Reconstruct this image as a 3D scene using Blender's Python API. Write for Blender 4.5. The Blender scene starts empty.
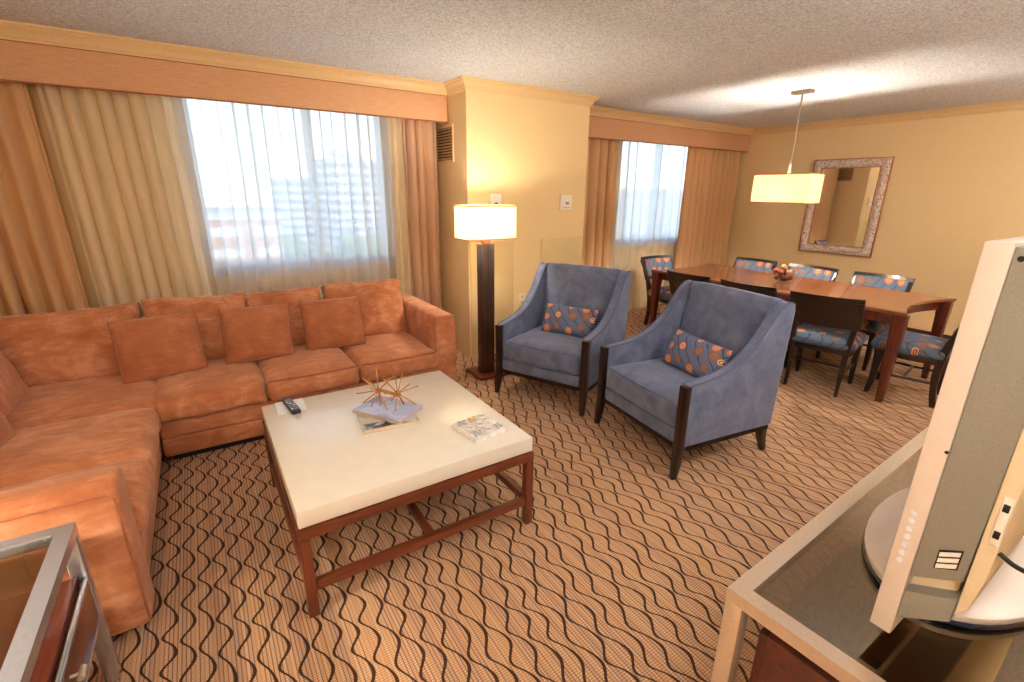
import bpy, bmesh, math, random
from mathutils import Vector, Matrix, noise

PI = math.pi
COL = bpy.context.scene.collection
RND = random.Random(7)

# ------------------------------------------------------------------ materials
def lin(c):
    r = []
    for v in c[:3]:
        v = v / 255.0
        r.append(v / 12.92 if v <= 0.04045 else ((v + 0.055) / 1.055) ** 2.4)
    return (r[0], r[1], r[2], 1.0)

class G:
    """small node-graph helper"""
    def __init__(self, name):
        self.m = bpy.data.materials.new(name)
        self.m.use_nodes = True
        self.nt = self.m.node_tree
        for n in list(self.nt.nodes):
            self.nt.nodes.remove(n)
        self.out = self.nt.nodes.new('ShaderNodeOutputMaterial')
    def n(self, t, **kw):
        nd = self.nt.nodes.new(t)
        for k, v in kw.items():
            setattr(nd, k, v)
        return nd
    def l(self, a, b):
        self.nt.links.new(a, b)
    def put(self, sock, v):
        if hasattr(v, 'is_output'):
            self.l(v, sock)
        else:
            sock.default_value = v
    def math(self, op, a, b=None, c=None, clamp=False):
        nd = self.n('ShaderNodeMath', operation=op, use_clamp=clamp)
        self.put(nd.inputs[0], a)
        if b is not None: self.put(nd.inputs[1], b)
        if c is not None: self.put(nd.inputs[2], c)
        return nd.outputs[0]
    def mix(self, f, a, b, mode='MIX'):
        nd = self.n('ShaderNodeMix', data_type='RGBA', blend_type=mode)
        self.put(nd.inputs['Factor'], f) if False else self.put(nd.inputs[0], f)
        self.put(nd.inputs[6], a); self.put(nd.inputs[7], b)
        return nd.outputs[2]
    def coord(self, scale=(1, 1, 1), rot=(0, 0, 0)):
        tc = self.n('ShaderNodeTexCoord')
        mp = self.n('ShaderNodeMapping')
        mp.inputs['Scale'].default_value = scale
        mp.inputs['Rotation'].default_value = rot
        self.l(tc.outputs['Object'], mp.inputs['Vector'])
        return mp.outputs['Vector']
    def noise(self, vec, scale=5, detail=3, rough=0.55, dist=0.0):
        nd = self.n('ShaderNodeTexNoise')
        self.l(vec, nd.inputs['Vector'])
        nd.inputs['Scale'].default_value = scale
        nd.inputs['Detail'].default_value = detail
        nd.inputs['Roughness'].default_value = rough
        nd.inputs['Distortion'].default_value = dist
        return nd.outputs[0]
    def ramp(self, f, stops, interp='LINEAR'):
        nd = self.n('ShaderNodeValToRGB')
        nd.color_ramp.interpolation = interp
        el = nd.color_ramp.elements
        while len(el) > 1:
            el.remove(el[0])
        el[0].position = stops[0][0]; el[0].color = stops[0][1]
        for p, c in stops[1:]:
            e = el.new(p); e.color = c
        self.put(nd.inputs[0], f)
        return nd.outputs[0]
    def bump(self, h, strength=0.3, dist=0.01):
        nd = self.n('ShaderNodeBump')
        nd.inputs['Strength'].default_value = strength
        nd.inputs['Distance'].default_value = dist
        self.l(h, nd.inputs['Height'])
        return nd.outputs[0]
    def pbr(self, color, rough=0.5, metal=0.0, normal=None, spec=0.5, sheen=0.0, sheen_tint=None, coat=0.0, emit=None, emit_s=0.0):
        b = self.n('ShaderNodeBsdfPrincipled')
        self.put(b.inputs['Base Color'], color)
        self.put(b.inputs['Roughness'], rough)
        b.inputs['Metallic'].default_value = metal
        b.inputs['Specular IOR Level'].default_value = spec
        if sheen:
            b.inputs['Sheen Weight'].default_value = sheen
            b.inputs['Sheen Roughness'].default_value = 0.45
            if sheen_tint: b.inputs['Sheen Tint'].default_value = sheen_tint
        if coat:
            b.inputs['Coat Weight'].default_value = coat
            b.inputs['Coat Roughness'].default_value = 0.12
        if emit:
            b.inputs['Emission Color'].default_value = emit
            b.inputs['Emission Strength'].default_value = emit_s
        if normal is not None: self.l(normal, b.inputs['Normal'])
        self.l(b.outputs[0], self.out.inputs[0])
        return self.m

def plain(name, c, rough=0.5, metal=0.0, spec=0.5, var=0.06, scale=30, bump=0.0, coat=0.0):
    g = G(name); v = g.coord()
    k = g.noise(v, scale, 4)
    c0 = lin(c); d = tuple(x * (1 - var * 2) for x in c0[:3]) + (1,); u = tuple(min(1, x * (1 + var * 2)) for x in c0[:3]) + (1,)
    col = g.ramp(k, [(0.3, d), (0.7, u)])
    nm = g.bump(k, bump, 0.004) if bump else None
    return g.pbr(col, rough, metal, nm, spec, coat=coat)

def wood(name, c1, c2, axis=0, rough=0.3, scale=1.0, coat=0.25):
    g = G(name)
    s = [22 * scale] * 3; s[axis] = 1.6 * scale
    v = g.coord(tuple(s))
    k = g.noise(v, 1.6, 6, 0.6, 1.2)
    col = g.ramp(k, [(0.3, lin(c1)), (0.7, lin(c2))])
    return g.pbr(col, rough, 0, g.bump(k, 0.06, 0.003), 0.5, coat=coat)

def suede(name, base, lo, hi):
    g = G(name); v = g.coord()
    big = g.noise(v, 5.5, 5, 0.6, 0.8)
    fine = g.noise(v, 160, 3, 0.7)
    streak = g.noise(g.coord((3, 16, 9)), 2.2, 4, 0.6, 1.0)
    f = g.math('ADD', g.math('MULTIPLY', big, 0.6), g.math('MULTIPLY', streak, 0.4))
    col = g.ramp(f, [(0.34, lin(lo)), (0.5, lin(base)), (0.64, lin(hi))])
    col = g.mix(g.math('MULTIPLY', fine, 0.22), col, lin(lo), 'MULTIPLY')
    return g.pbr(col, 0.85, 0, g.bump(fine, 0.12, 0.002), 0.15, sheen=0.4, sheen_tint=lin((255, 222, 200)))

def velvet(name, base, lo, hi, tint):
    g = G(name); v = g.coord()
    big = g.noise(v, 9, 5, 0.65, 0.5)
    fine = g.noise(v, 380, 2, 0.7)
    col = g.ramp(big, [(0.3, lin(lo)), (0.5, lin(base)), (0.72, lin(hi))])
    col = g.mix(g.math('MULTIPLY', fine, 0.25), col, lin(lo))
    return g.pbr(col, 0.8, 0, g.bump(fine, 0.1, 0.001), 0.15, sheen=0.55, sheen_tint=lin(tint))

def circles(name, base, scale=9.0, sheen=0.2, plane='xy'):
    """blue-grey fabric printed with ringed orange medallions and thin stems"""
    g = G(name); v = g.coord((1, 1, 1), (0, 0, 0) if plane == 'xy' else (PI / 2, 0, 0))
    vo = g.n('ShaderNodeTexVoronoi', voronoi_dimensions='2D', feature='F1')
    vo.inputs['Scale'].default_value = scale; vo.inputs['Randomness'].default_value = 0.6
    g.l(v, vo.inputs['Vector'])
    d = vo.outputs['Distance']
    ring = g.ramp(d, [(0.0, lin((225, 175, 120))), (0.07, lin((120, 60, 40))), (0.12, lin((235, 190, 140))), (0.17, lin((205, 105, 55))),
                      (0.27, lin((228, 140, 85))), (0.31, lin((150, 70, 45))), (0.345, lin((216, 160, 118)))], 'CONSTANT')
    sep = g.n('ShaderNodeSeparateColor'); g.l(vo.outputs['Color'], sep.inputs[0])
    dark = g.mix(g.math('GREATER_THAN', sep.outputs[1], 0.62), ring, lin((100, 85, 85)), 'MULTIPLY')
    ring = g.mix(g.math('GREATER_THAN', sep.outputs[1], 0.62), ring, g.mix(0.65, ring, lin((70, 75, 85))))
    inside = g.math('LESS_THAN', d, g.math('ADD', 0.17, g.math('MULTIPLY', sep.outputs[0], 0.20)))
    fine = g.noise(v, 250, 2, 0.7)
    bg = g.mix(fine, lin(base), tuple(x * 0.72 for x in lin(base)[:3]) + (1,))
    w = g.n('ShaderNodeTexWave', wave_type='BANDS', bands_direction='DIAGONAL')
    w.inputs['Scale'].default_value = 7.0; w.inputs['Distortion'].default_value = 3.0
    g.l(v, w.inputs['Vector'])
    bg = g.mix(g.math('GREATER_THAN', w.outputs['Fac'], 0.965), bg, lin((75, 70, 80)))
    col = g.mix(inside, bg, ring)
    return g.pbr(col, 0.75, 0, g.bump(fine, 0.15, 0.002), 0.2, sheen=sheen, sheen_tint=lin((170, 190, 230)))

def carpet_mat():
    g = G('wavy_carpet')
    tc = g.n('ShaderNodeTexCoord'); sp = g.n('ShaderNodeSeparateXYZ')
    g.l(tc.outputs['Object'], sp.inputs[0])
    x, y = sp.outputs[0], sp.outputs[1]
    s = 0.058
    u = g.math('ADD', g.math('DIVIDE', x, s), 40.0)
    i = g.math('FLOOR', u); f = g.math('SUBTRACT', u, i)
    wn = g.n('ShaderNodeTexWhiteNoise', noise_dimensions='1D'); g.l(i, wn.inputs['W'])
    h = wn.outputs['Value']
    cv = g.n('ShaderNodeCombineXYZ'); g.put(cv.inputs[0], g.math('MULTIPLY', i, 0.31)); g.put(cv.inputs[1], g.math('MULTIPLY', y, 1.0))
    wob = g.noise(cv.outputs[0], 1.7, 1)
    ph = g.math('ADD', g.math('MULTIPLY', i, 2.15), g.math('MULTIPLY', h, 1.9))
    yy = g.math('ADD', g.math('MULTIPLY', y, 2 * PI / 0.195), g.math('MULTIPLY', wob, 6.0))
    a1 = g.math('ADD', yy, ph)
    off = g.math('ADD', g.math('MULTIPLY', g.math('SINE', a1), 0.355),
                 g.math('MULTIPLY', g.math('SINE', g.math('ADD', g.math('MULTIPLY', a1, 2.0), 0.9)), 0.055))
    d = g.math('ABSOLUTE', g.math('SUBTRACT', g.math('SUBTRACT', f, 0.5), off))
    wd = g.math('ADD', 0.108, g.math('MULTIPLY', g.math('SINE', g.math('ADD', a1, 1.3)), 0.03))
    edge = g.noise(g.coord((1, 1, 1)), 260, 2)
    wd = g.math('ADD', wd, g.math('MULTIPLY', g.math('SUBTRACT', edge, 0.5), 0.04))
    line = g.math('MULTIPLY', g.math('SUBTRACT', wd, d), 30.0, clamp=True)
    # woven ground: coloured warp stripes and dark ribs
    uc = g.math('DIVIDE', x, 0.0135); ic = g.math('FLOOR', uc); fc = g.math('SUBTRACT', uc, ic)
    wc = g.n('ShaderNodeTexWhiteNoise', noise_dimensions='1D'); g.l(ic, wc.inputs['W'])
    stripe = g.ramp(wc.outputs['Value'], [(0.0, lin((216, 176, 138))), (0.35, lin((212, 168, 128))), (0.6, lin((220, 184, 148))), (0.85, lin((206, 162, 128)))], 'CONSTANT')
    thin = g.math('LESS_THAN', fc, 0.28)
    wcol = g.ramp(wc.outputs['Value'], [(0.0, lin((126, 96, 78))), (0.22, lin((196, 150, 106))), (0.42, lin((104, 104, 122))), (0.60, lin((168, 104, 78))), (0.74, lin((196, 150, 106))), (0.86, lin((112, 112, 128)))], 'CONSTANT')
    ground = g.mix(g.math('MULTIPLY', thin, 0.95), stripe, wcol)
    vr = g.math('FRACT', g.math('DIVIDE', y, 0.0098))
    rib = g.math('MULTIPLY', g.math('LESS_THAN', vr, 0.38), 0.58)
    ground = g.mix(rib, ground, lin((134, 92, 66)))
    fz = g.noise(g.coord((1, 1, 1)), 420, 2, 0.7)
    ground = g.mix(g.math('MULTIPLY', fz, 0.25), ground, lin((150, 100, 64)))
    col = g.mix(line, ground, lin((66, 40, 27)))
    return g.pbr(col, 0.95, 0, g.bump(fz, 0.35, 0.004), 0.1, sheen=0.12)

def ceiling_mat():
    g = G('popcorn_ceiling')
    v = g.coord()
    k = g.noise(v, 80, 3, 0.75)
    k2 = g.noise(v, 38, 2, 0.6)
    h = g.math('ADD', k, g.math('MULTIPLY', k2, 0.7))
    col = g.ramp(k, [(0.38, lin((198, 203, 213))), (0.58, lin((244, 248, 254)))])
    return g.pbr(col, 0.95, 0, g.bump(h, 0.9, 0.02), 0.1)

def glass_mat(name, tint=(255, 255, 255), refl=1.0, rough=0.0, gtint=(255, 255, 255)):
    g = G(name)
    t = g.n('ShaderNodeBsdfTransparent'); t.inputs[0].default_value = lin(tint)
    gl = g.n('ShaderNodeBsdfGlossy'); gl.inputs['Roughness'].default_value = rough
    lw = g.n('ShaderNodeLayerWeight'); lw.inputs[0].default_value = 0.5
    fr = g.math('ADD', 0.05, g.math('MULTIPLY', g.math('POWER', lw.outputs['Facing'], 4.0), 0.9))
    gl.inputs[0].default_value = lin(gtint)
    mx = g.n('ShaderNodeMixShader')
    g.l(g.math('MULTIPLY', fr, refl, clamp=True), mx.inputs[0])
    g.l(t.outputs[0], mx.inputs[1]); g.l(gl.outputs[0], mx.inputs[2])
    g.l(mx.outputs[0], g.out.inputs[0])
    return g.m

def fabric_trans(name, c, c2, transl=0.4, transp=0.0, weave=600, edge=0.0, rough_var=0.1):
    """curtain cloth: diffuse + translucent (+ open weave)"""
    g = G(name); v = g.coord()
    k = g.noise(g.coord((1, 1, 1)), weave, 2, 0.6)
    col = g.mix(k, lin(c), lin(c2))
    d = g.n('ShaderNodeBsdfDiffuse'); g.put(d.inputs[0], col)
    t = g.n('ShaderNodeBsdfTranslucent'); g.put(t.inputs[0], col)
    mx = g.n('ShaderNodeMixShader'); mx.inputs[0].default_value = transl
    g.l(d.outputs[0], mx.inputs[1]); g.l(t.outputs[0], mx.inputs[2])
    last = mx.outputs[0]
    if transp > 0:
        tr = g.n('ShaderNodeBsdfTransparent')
        m2 = g.n('ShaderNodeMixShader')
        lw = g.n('ShaderNodeLayerWeight'); lw.inputs[0].default_value = 0.35
        # threads close up at grazing angles
        f = g.math('ADD', 1.0 - transp, g.math('MULTIPLY', lw.outputs['Facing'], edge), clamp=True)
        g.l(f, m2.inputs[0])
        g.l(tr.outputs[0], m2.inputs[1]); g.l(last, m2.inputs[2])
        last = m2.outputs[0]
    g.l(last, g.out.inputs[0])
    return g.m

def shade_mat(name, c, emit, transl=0.5):
    g = G(name); v = g.coord()
    k = g.noise(v, 220, 2, 0.6)
    col = g.mix(k, lin(c), tuple(x * 0.93 for x in lin(c)[:3]) + (1,))
    d = g.n('ShaderNodeBsdfDiffuse'); g.put(d.inputs[0], col)
    t = g.n('ShaderNodeBsdfTranslucent'); g.put(t.inputs[0], col)
    mx = g.n('ShaderNodeMixShader'); mx.inputs[0].default_value = transl
    g.l(d.outputs[0], mx.inputs[1]); g.l(t.outputs[0], mx.inputs[2])
    e = g.n('ShaderNodeEmission'); g.put(e.inputs[0], col); e.inputs[1].default_value = emit
    ad = g.n('ShaderNodeAddShader'); g.l(mx.outputs[0], ad.inputs[0]); g.l(e.outputs[0], ad.inputs[1])
    g.l(ad.outputs[0], g.out.inputs[0])
    return g.m

def emitter(name, c, s):
    g = G(name)
    e = g.n('ShaderNodeEmission'); e.inputs[0].default_value = lin(c); e.inputs[1].default_value = s
    g.l(e.outputs[0], g.out.inputs[0])
    return g.m

def valance_mat():
    g = G('valance_fabric')
    k = g.noise(g.coord((3, 3, 120)), 3.0, 4, 0.7)
    k2 = g.noise(g.coord((160, 160, 20)), 2.0, 3, 0.7)
    f = g.math('ADD', g.math('MULTIPLY', k, 0.6), g.math('MULTIPLY', k2, 0.4))
    col = g.ramp(f, [(0.32, lin((186, 138, 104))), (0.5, lin((210, 164, 128))), (0.68, lin((224, 184, 148)))])
    return g.pbr(col, 0.8, 0, g.bump(f, 0.25, 0.003), 0.15, sheen=0.15)

def ornate_mat():
    g = G('silvered_carving'); v = g.coord()
    k = g.noise(v, 55, 4, 0.6, 1.4)
    col = g.ramp(k, [(0.36, lin((140, 92, 66))), (0.45, lin((216, 190, 170))), (0.58, lin((248, 240, 234)))])
    return g.pbr(col, 0.35, 0.3, g.bump(k, 0.8, 0.012), 0.5)

def cover_mat(name, a, b, c, scale):
    g = G(name); v = g.coord()
    k = g.noise(v, scale, 2, 0.4, 0.6)
    col = g.ramp(k, [(0.44, lin(a)), (0.5, lin(b)), (0.62, lin(c))])
    return g.pbr(col, 0.25, 0, None, 0.5, coat=0.3)

def facade_mat(name, wall, win, sx, sz, fw=0.62, fh=0.5):
    g = G(name)
    tc = g.n('ShaderNodeTexCoord'); sp = g.n('ShaderNodeSeparateXYZ')
    g.l(tc.outputs['Object'], sp.inputs[0])
    h = g.math('ADD', sp.outputs[0], sp.outputs[1])
    a = g.math('LESS_THAN', g.math('FRACT', g.math('DIVIDE', h, sx)), fw)
    b = g.math('LESS_THAN', g.math('FRACT', g.math('DIVIDE', sp.outputs[2], sz)), fh)
    col = g.mix(g.math('MULTIPLY', a, b), lin(wall), lin(win))
    return g.pbr(col, 0.7)

M = {}
M['wall'] = plain('wall_paint', (230, 204, 156), 0.75, spec=0.25, var=0.012, scale=60, bump=0.03)
M['panel'] = plain('olive_panel', (214, 190, 142), 0.6, spec=0.3, var=0.01, scale=60)
M['ceil'] = ceiling_mat()
M['crown'] = plain('crown_paint', (218, 188, 142), 0.4, var=0.015)
M['carpet'] = carpet_mat()
M['base'] = wood('dark_base', (52, 26, 16), (84, 44, 28), 1)
M['valance'] = valance_mat()
M['welt'] = plain('valance_welt', (150, 92, 60), 0.8)
M['suede'] = suede('terracotta_suede', (186, 122, 86), (164, 100, 66), (212, 152, 118))
M['suede_pillow'] = suede('terracotta_pillow', (168, 106, 74), (152, 92, 62), (184, 122, 90))
M['piping'] = plain('sofa_piping', (156, 92, 66), 0.85)
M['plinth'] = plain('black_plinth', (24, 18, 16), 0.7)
M['blue'] = velvet('blue_velvet', (98, 107, 136), (82, 90, 116), (118, 127, 154), (200, 212, 245))
M['bluepipe'] = plain('blue_welt', (80, 86, 116), 0.8)
M['espresso'] = wood('espresso_wood', (24, 13, 10), (42, 23, 16), 2, 0.3)
M['espresso_x'] = wood('espresso_rail', (24, 13, 10), (42, 23, 16), 0, 0.35)
M['lumbar'] = circles('medallion_pillow', (100, 114, 150), 9.5)
M['padfab'] = circles('medallion_back', (98, 118, 146), 8.5, .2, 'xz')
M['seatfab'] = circles('medallion_seat', (98, 118, 142), 8.0)
M['tablewood'] = wood('cherry_top', (118, 66, 42), (148, 88, 58), 1, 0.16, coat=0.6)
M['tableleg'] = wood('cherry_leg', (74, 30, 20), (112, 50, 32), 2, 0.25)
M['cream'] = plain('cream_lacquer', (236, 232, 222), 0.26, var=0.012, scale=14, coat=0.35)
M['walnut'] = wood('walnut_frame', (84, 38, 22), (120, 60, 36), 0, 0.3)
M['walnut_z'] = wood('walnut_leg', (84, 38, 22), (120, 60, 36), 2, 0.3)
M['walnut_y'] = wood('walnut_rail', (84, 38, 22), (120, 60, 36), 1, 0.3)
M['lampwood'] = wood('lamp_post_wood', (48, 28, 20), (82, 52, 38), 2, 0.35)
M['lampbase'] = wood('lamp_base_wood', (98, 44, 26), (128, 62, 40), 0, 0.3)
M['nickel'] = plain('brushed_nickel', (212, 192, 170), 0.36, 0.6, var=0.03, scale=120)
M['steel'] = plain('satin_steel', (200, 206, 222), 0.25, 0.85, var=0.03, scale=120)
M['rod'] = plain('pendant_rod_metal', (128, 112, 98), 0.4, 0.6, var=0.03)
M['shade'] = shade_mat('lamp_shade_linen', (248, 238, 212), 0.06)
M['shade2'] = shade_mat('pendant_shade_linen', (248, 232, 198), 0.06)
M['trim_shade'] = plain('shade_trim', (226, 168, 120), 0.7)
M['diff'] = emitter('bulb_glow', (255, 226, 180), 14.0)
M['drape'] = fabric_trans('gold_drape', (232, 194, 150), (220, 178, 132), 0.28)
M['drape_b'] = fabric_trans('cream_drape', (250, 238, 214), (246, 230, 204), 0.55)
M['drape_m'] = fabric_trans('mauve_drape', (222, 186, 158), (210, 172, 146), 0.2)
M['sheer'] = fabric_trans('white_sheer', (250, 248, 244), (240, 238, 234), 0.84, 0.26, 500, 0.4)
M['sheer2'] = fabric_trans('cream_sheer', (252, 240, 214), (248, 234, 206), 0.55)
M['pane'] = glass_mat('window_glass', (250, 252, 252), 0.6)
M['tabletop_glass'] = glass_mat('table_glass', (224, 224, 216), 1.3)
M['smoke_glass'] = glass_mat('cabinet_glass', (190, 180, 164), 3.2, 0.03, (255, 236, 205))
M['winframe'] = plain('window_frame', (206, 212, 220), 0.5, 0.2)
M['white'] = plain('white_plastic', (236, 230, 220), 0.45, var=0.02)
M['grille'] = plain('bronze_grille', (196, 166, 124), 0.5, 0.3)
M['dark'] = plain('dark_void', (22, 18, 16), 0.9)
M['mirror'] = None
g = G('mirror_glass'); M['mirror'] = g.pbr((0.86, 0.86, 0.84, 1), 0.02, 1.0)
M['ornate'] = ornate_mat()
M['copper'] = plain('copper_edge', (196, 128, 88), 0.35, 0.6)
M['tv'] = plain('tv_silver', (222, 206, 194), 0.4, var=0.015)
M['tvgrey'] = plain('tv_grey', (138, 134, 124), 0.5, var=0.05, scale=300)
M['tvbeige'] = plain('tv_beige', (226, 206, 172), 0.45, var=0.015)
M['tvdark'] = plain('tv_dark', (26, 26, 32), 0.2)
M['screen'] = plain('tv_screen', (12, 12, 15), 0.12)
M['rim'] = plain('stand_rim', (30, 40, 70), 0.12, coat=0.5)
M['cable'] = plain('black_cable', (22, 18, 16), 0.5)
M['redwood'] = wood('cabinet_wood', (58, 22, 16), (92, 40, 28), 0, 0.3)
M['redwood_y'] = wood('side_cabinet_wood', (66, 26, 18), (104, 46, 30), 1, 0.28)
M['paper'] = plain('white_card', (228, 232, 240), 0.6, var=0.01)
M['remote'] = plain('remote_black', (38, 38, 44), 0.4)
M['button'] = plain('remote_button', (150, 150, 158), 0.5)
M['bookblue'] = cover_mat('blue_cover', (176, 190, 226), (196, 206, 236), (150, 166, 212), 6)
M['taupe'] = plain('taupe_cover', (196, 186, 168), 0.35, coat=.3)
M['bookbw'] = cover_mat('photo_cover', (40, 36, 36), (150, 146, 142), (214, 210, 206), 14)
M['pages'] = plain('page_block', (206, 166, 124), 0.8, var=0.05, scale=300)
M['pages2'] = plain('pale_page_block', (222, 204, 176), 0.8, var=0.05, scale=300)
M['brass'] = plain('antique_brass', (206, 150, 92), 0.28, 0.9, var=0.05)
M['marble'] = cover_mat('white_marble', (226, 223, 221), (238, 235, 232), (246, 243, 240), 22)
M['marble_g'] = cover_mat('grey_marble', (176, 178, 182), (196, 198, 201), (214, 214, 216), 30)
M['marble_t'] = cover_mat('tan_marble', (196, 158, 128), (220, 190, 164), (236, 214, 196), 30)
M['bowl'] = glass_mat('bowl_glass', (246, 248, 246), .8)
M['ball_r'] = plain('rattan_red', (134, 52, 36), 0.6, var=0.3, scale=70, bump=0.6)
M['ball_t'] = plain('rattan_tan', (196, 160, 112), 0.6, var=0.3, scale=70, bump=0.6)
M['ball_b'] = plain('rattan_brown', (104, 60, 40), 0.6, var=0.3, scale=70, bump=0.6)

# ------------------------------------------------------------------ mesh tools
def link(name, bm, mat, parent=None, smooth=35, mats=None):
    me = bpy.data.meshes.new(name)
    bmesh.ops.recalc_face_normals(bm, faces=bm.faces)
    bm.to_mesh(me); bm.free()
    if mats:
        for m_ in mats: me.materials.append(m_)
    else:
        me.materials.append(mat)
    if smooth:
        for p_ in me.polygons: p_.use_smooth = True
        me.set_sharp_from_angle(angle=math.radians(smooth))
    o = bpy.data.objects.new(name, me)
    COL.objects.link(o)
    if parent is not None: o.parent = parent
    return o

def tag(o, label, cat, group=None, kind=None):
    o['label'] = label; o['category'] = cat
    if group: o['group'] = group
    if kind: o['kind'] = kind
    return o

def thing(name, label, cat, loc=(0, 0, 0), rz=0.0, group=None):
    o = bpy.data.objects.new(name, None)
    o.empty_display_size = 0.05
    COL.objects.link(o)
    o.location = loc; o.rotation_euler = (0, 0, rz)
    return tag(o, label, cat, group)

def struct(name, bm, mat, parent=None, smooth=35):
    o = link(name, bm, mat, parent, smooth)
    if parent is None: o['kind'] = 'structure'
    return o

def dup(root, label, loc=None, rz=None):
    r = root.copy(); COL.objects.link(r)
    r['label'] = label
    if loc is not None: r.location = loc
    if rz is not None: r.rotation_euler = (0, 0, rz)
    for ch in list(root.children):
        c = ch.copy(); COL.objects.link(c); c.parent = r
        for gch in list(ch.children):
            d = gch.copy(); COL.objects.link(d); d.parent = c
    return r

def merge(bm, src, mtx=None):
    me = bpy.data.meshes.new('tmp'); src.to_mesh(me); src.free()
    if mtx is not None: me.transform(mtx)
    bm.from_mesh(me); bpy.data.meshes.remove(me)
    return bm

def box(x0, x1, y0, y1, z0, z1, bev=0.0, seg=2, bm=None):
    b = bmesh.new()
    bmesh.ops.create_cube(b, size=1.0)
    for v in b.verts:
        v.co = Vector(((x0 + x1) / 2 + v.co.x * (x1 - x0), (y0 + y1) / 2 + v.co.y * (y1 - y0), (z0 + z1) / 2 + v.co.z * (z1 - z0)))
    if bev > 0:
        bmesh.ops.bevel(b, geom=b.edges[:], offset=bev, segments=seg, profile=0.5, affect='EDGES')
    if bm is None: return b
    return merge(bm, b)

def tube(pts, r, seg=8, bm=None, closed=False):
    """round tube along points; r number or list"""
    b = bmesh.new() if bm is None else bm
    pts = [Vector(p_) for p_ in pts]; n = len(pts)
    rs = r if isinstance(r, (list, tuple)) else [r] * n
    prev = None; rings = []
    for i in range(n):
        if closed: t = pts[(i + 1) % n] - pts[i - 1]
        elif i == 0: t = pts[1] - pts[0]
        elif i == n - 1: t = pts[-1] - pts[-2]
        else: t = pts[i + 1] - pts[i - 1]
        t.normalize()
        if prev is None:
            up = Vector((0, 0, 1)) if abs(t.z) < 0.9 else Vector((1, 0, 0))
            a = t.cross(up).normalized()
        else:
            a = (prev - t * prev.dot(t))
            a = a.normalized() if a.length > 1e-6 else t.orthogonal().normalized()
        prev = a; c = t.cross(a)
        rings.append([b.verts.new(pts[i] + (a * math.cos(2 * PI * k / seg) + c * math.sin(2 * PI * k / seg)) * rs[i]) for k in range(seg)])
    m_ = n if closed else n - 1
    for i in range(m_):
        r0, r1 = rings[i], rings[(i + 1) % n]
        for k in range(seg):
            b.faces.new((r0[k], r0[(k + 1) % seg], r1[(k + 1) % seg], r1[k]))
    if not closed:
        b.faces.new(rings[0][::-1]); b.faces.new(rings[-1])
    return b

def loft(secs, bm=None, cap=True):
    """skin a list of equal-length closed sections"""
    b = bmesh.new() if bm is None else bm
    rows = [[b.verts.new(Vector(p_)) for p_ in s] for s in secs]
    n = len(rows[0])
    for i in range(len(rows) - 1):
        for k in range(n):
            b.faces.new((rows[i][k], rows[i][(k + 1) % n], rows[i + 1][(k + 1) % n], rows[i + 1][k]))
    if cap:
        b.faces.new(rows[0][::-1]); b.faces.new(rows[-1])
    return b

def sq(cx, cy, z, hx, hy):
    return [(cx - hx, cy - hy, z), (cx + hx, cy - hy, z), (cx + hx, cy + hy, z), (cx - hx, cy + hy, z)]

def leg_bm(path, bev=0.004):
    """square-section leg through (x, y, z, half-x, half-y) stations"""
    b = loft([sq(x, y, z, hx, hy) for x, y, z, hx, hy in path])
    if bev:
        long_e = [e for e in b.edges if abs(e.verts[0].co.z - e.verts[1].co.z) > 0.004]
        bmesh.ops.bevel(b, geom=long_e, offset=bev, segments=2, profile=0.5, affect='EDGES')
    return b

def lathe(prof, seg=24, bm=None, cx=0, cy=0):
    b = bmesh.new() if bm is None else bm
    rows = []
    for r, z in prof:
        rows.append([b.verts.new((cx + max(r, 1e-4) * math.cos(2 * PI * k / seg), cy + max(r, 1e-4) * math.sin(2 * PI * k / seg), z)) for k in range(seg)])
    for i in range(len(rows) - 1):
        for k in range(seg):
            b.faces.new((rows[i][k], rows[i][(k + 1) % seg], rows[i + 1][(k + 1) % seg], rows[i + 1][k]))
    b.faces.new(rows[0][::-1]); b.faces.new(rows[-1])
    return b

def prism(poly, a0, a1, axis='x', bev=0.0, seg=2):
    """extrude a polygon (list of 2-tuples) along an axis"""
    b = bmesh.new()
    def P(p_, a):
        if axis == 'x': return (a, p_[0], p_[1])
        if axis == 'y': return (p_[0], a, p_[1])
        return (p_[0], p_[1], a)
    v0 = [b.verts.new(P(p_, a0)) for p_ in poly]; v1 = [b.verts.new(P(p_, a1)) for p_ in poly]
    n = len(poly)
    f0 = b.faces.new(v0[::-1]); f1 = b.faces.new(v1)
    for k in range(n): b.faces.new((v0[k], v0[(k + 1) % n], v1[(k + 1) % n], v1[k]))
    if bev:
        ed = list(f0.edges) + list(f1.edges)
        bmesh.ops.recalc_face_normals(b, faces=b.faces)
        bmesh.ops.bevel(b, geom=ed, offset=bev, segments=seg, profile=0.5, affect='EDGES')
    return b

def spline(pts, n=24):
    """Catmull-Rom through 2-D/3-D points"""
    P = [Vector(p_) for p_ in pts]; P = [P[0] * 2 - P[1]] + P + [P[-1] * 2 - P[-2]]
    out = []; segs = len(P) - 3
    for i in range(n + 1):
        t = i / n * segs; k = min(int(t), segs - 1); u = t - k
        a, b, c, d = P[k:k + 4]
        out.append(0.5 * ((2 * b) + (c - a) * u + (2 * a - 5 * b + 4 * c - d) * u * u + (3 * b - a - 3 * c + d) * u ** 3))
    return out

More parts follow.
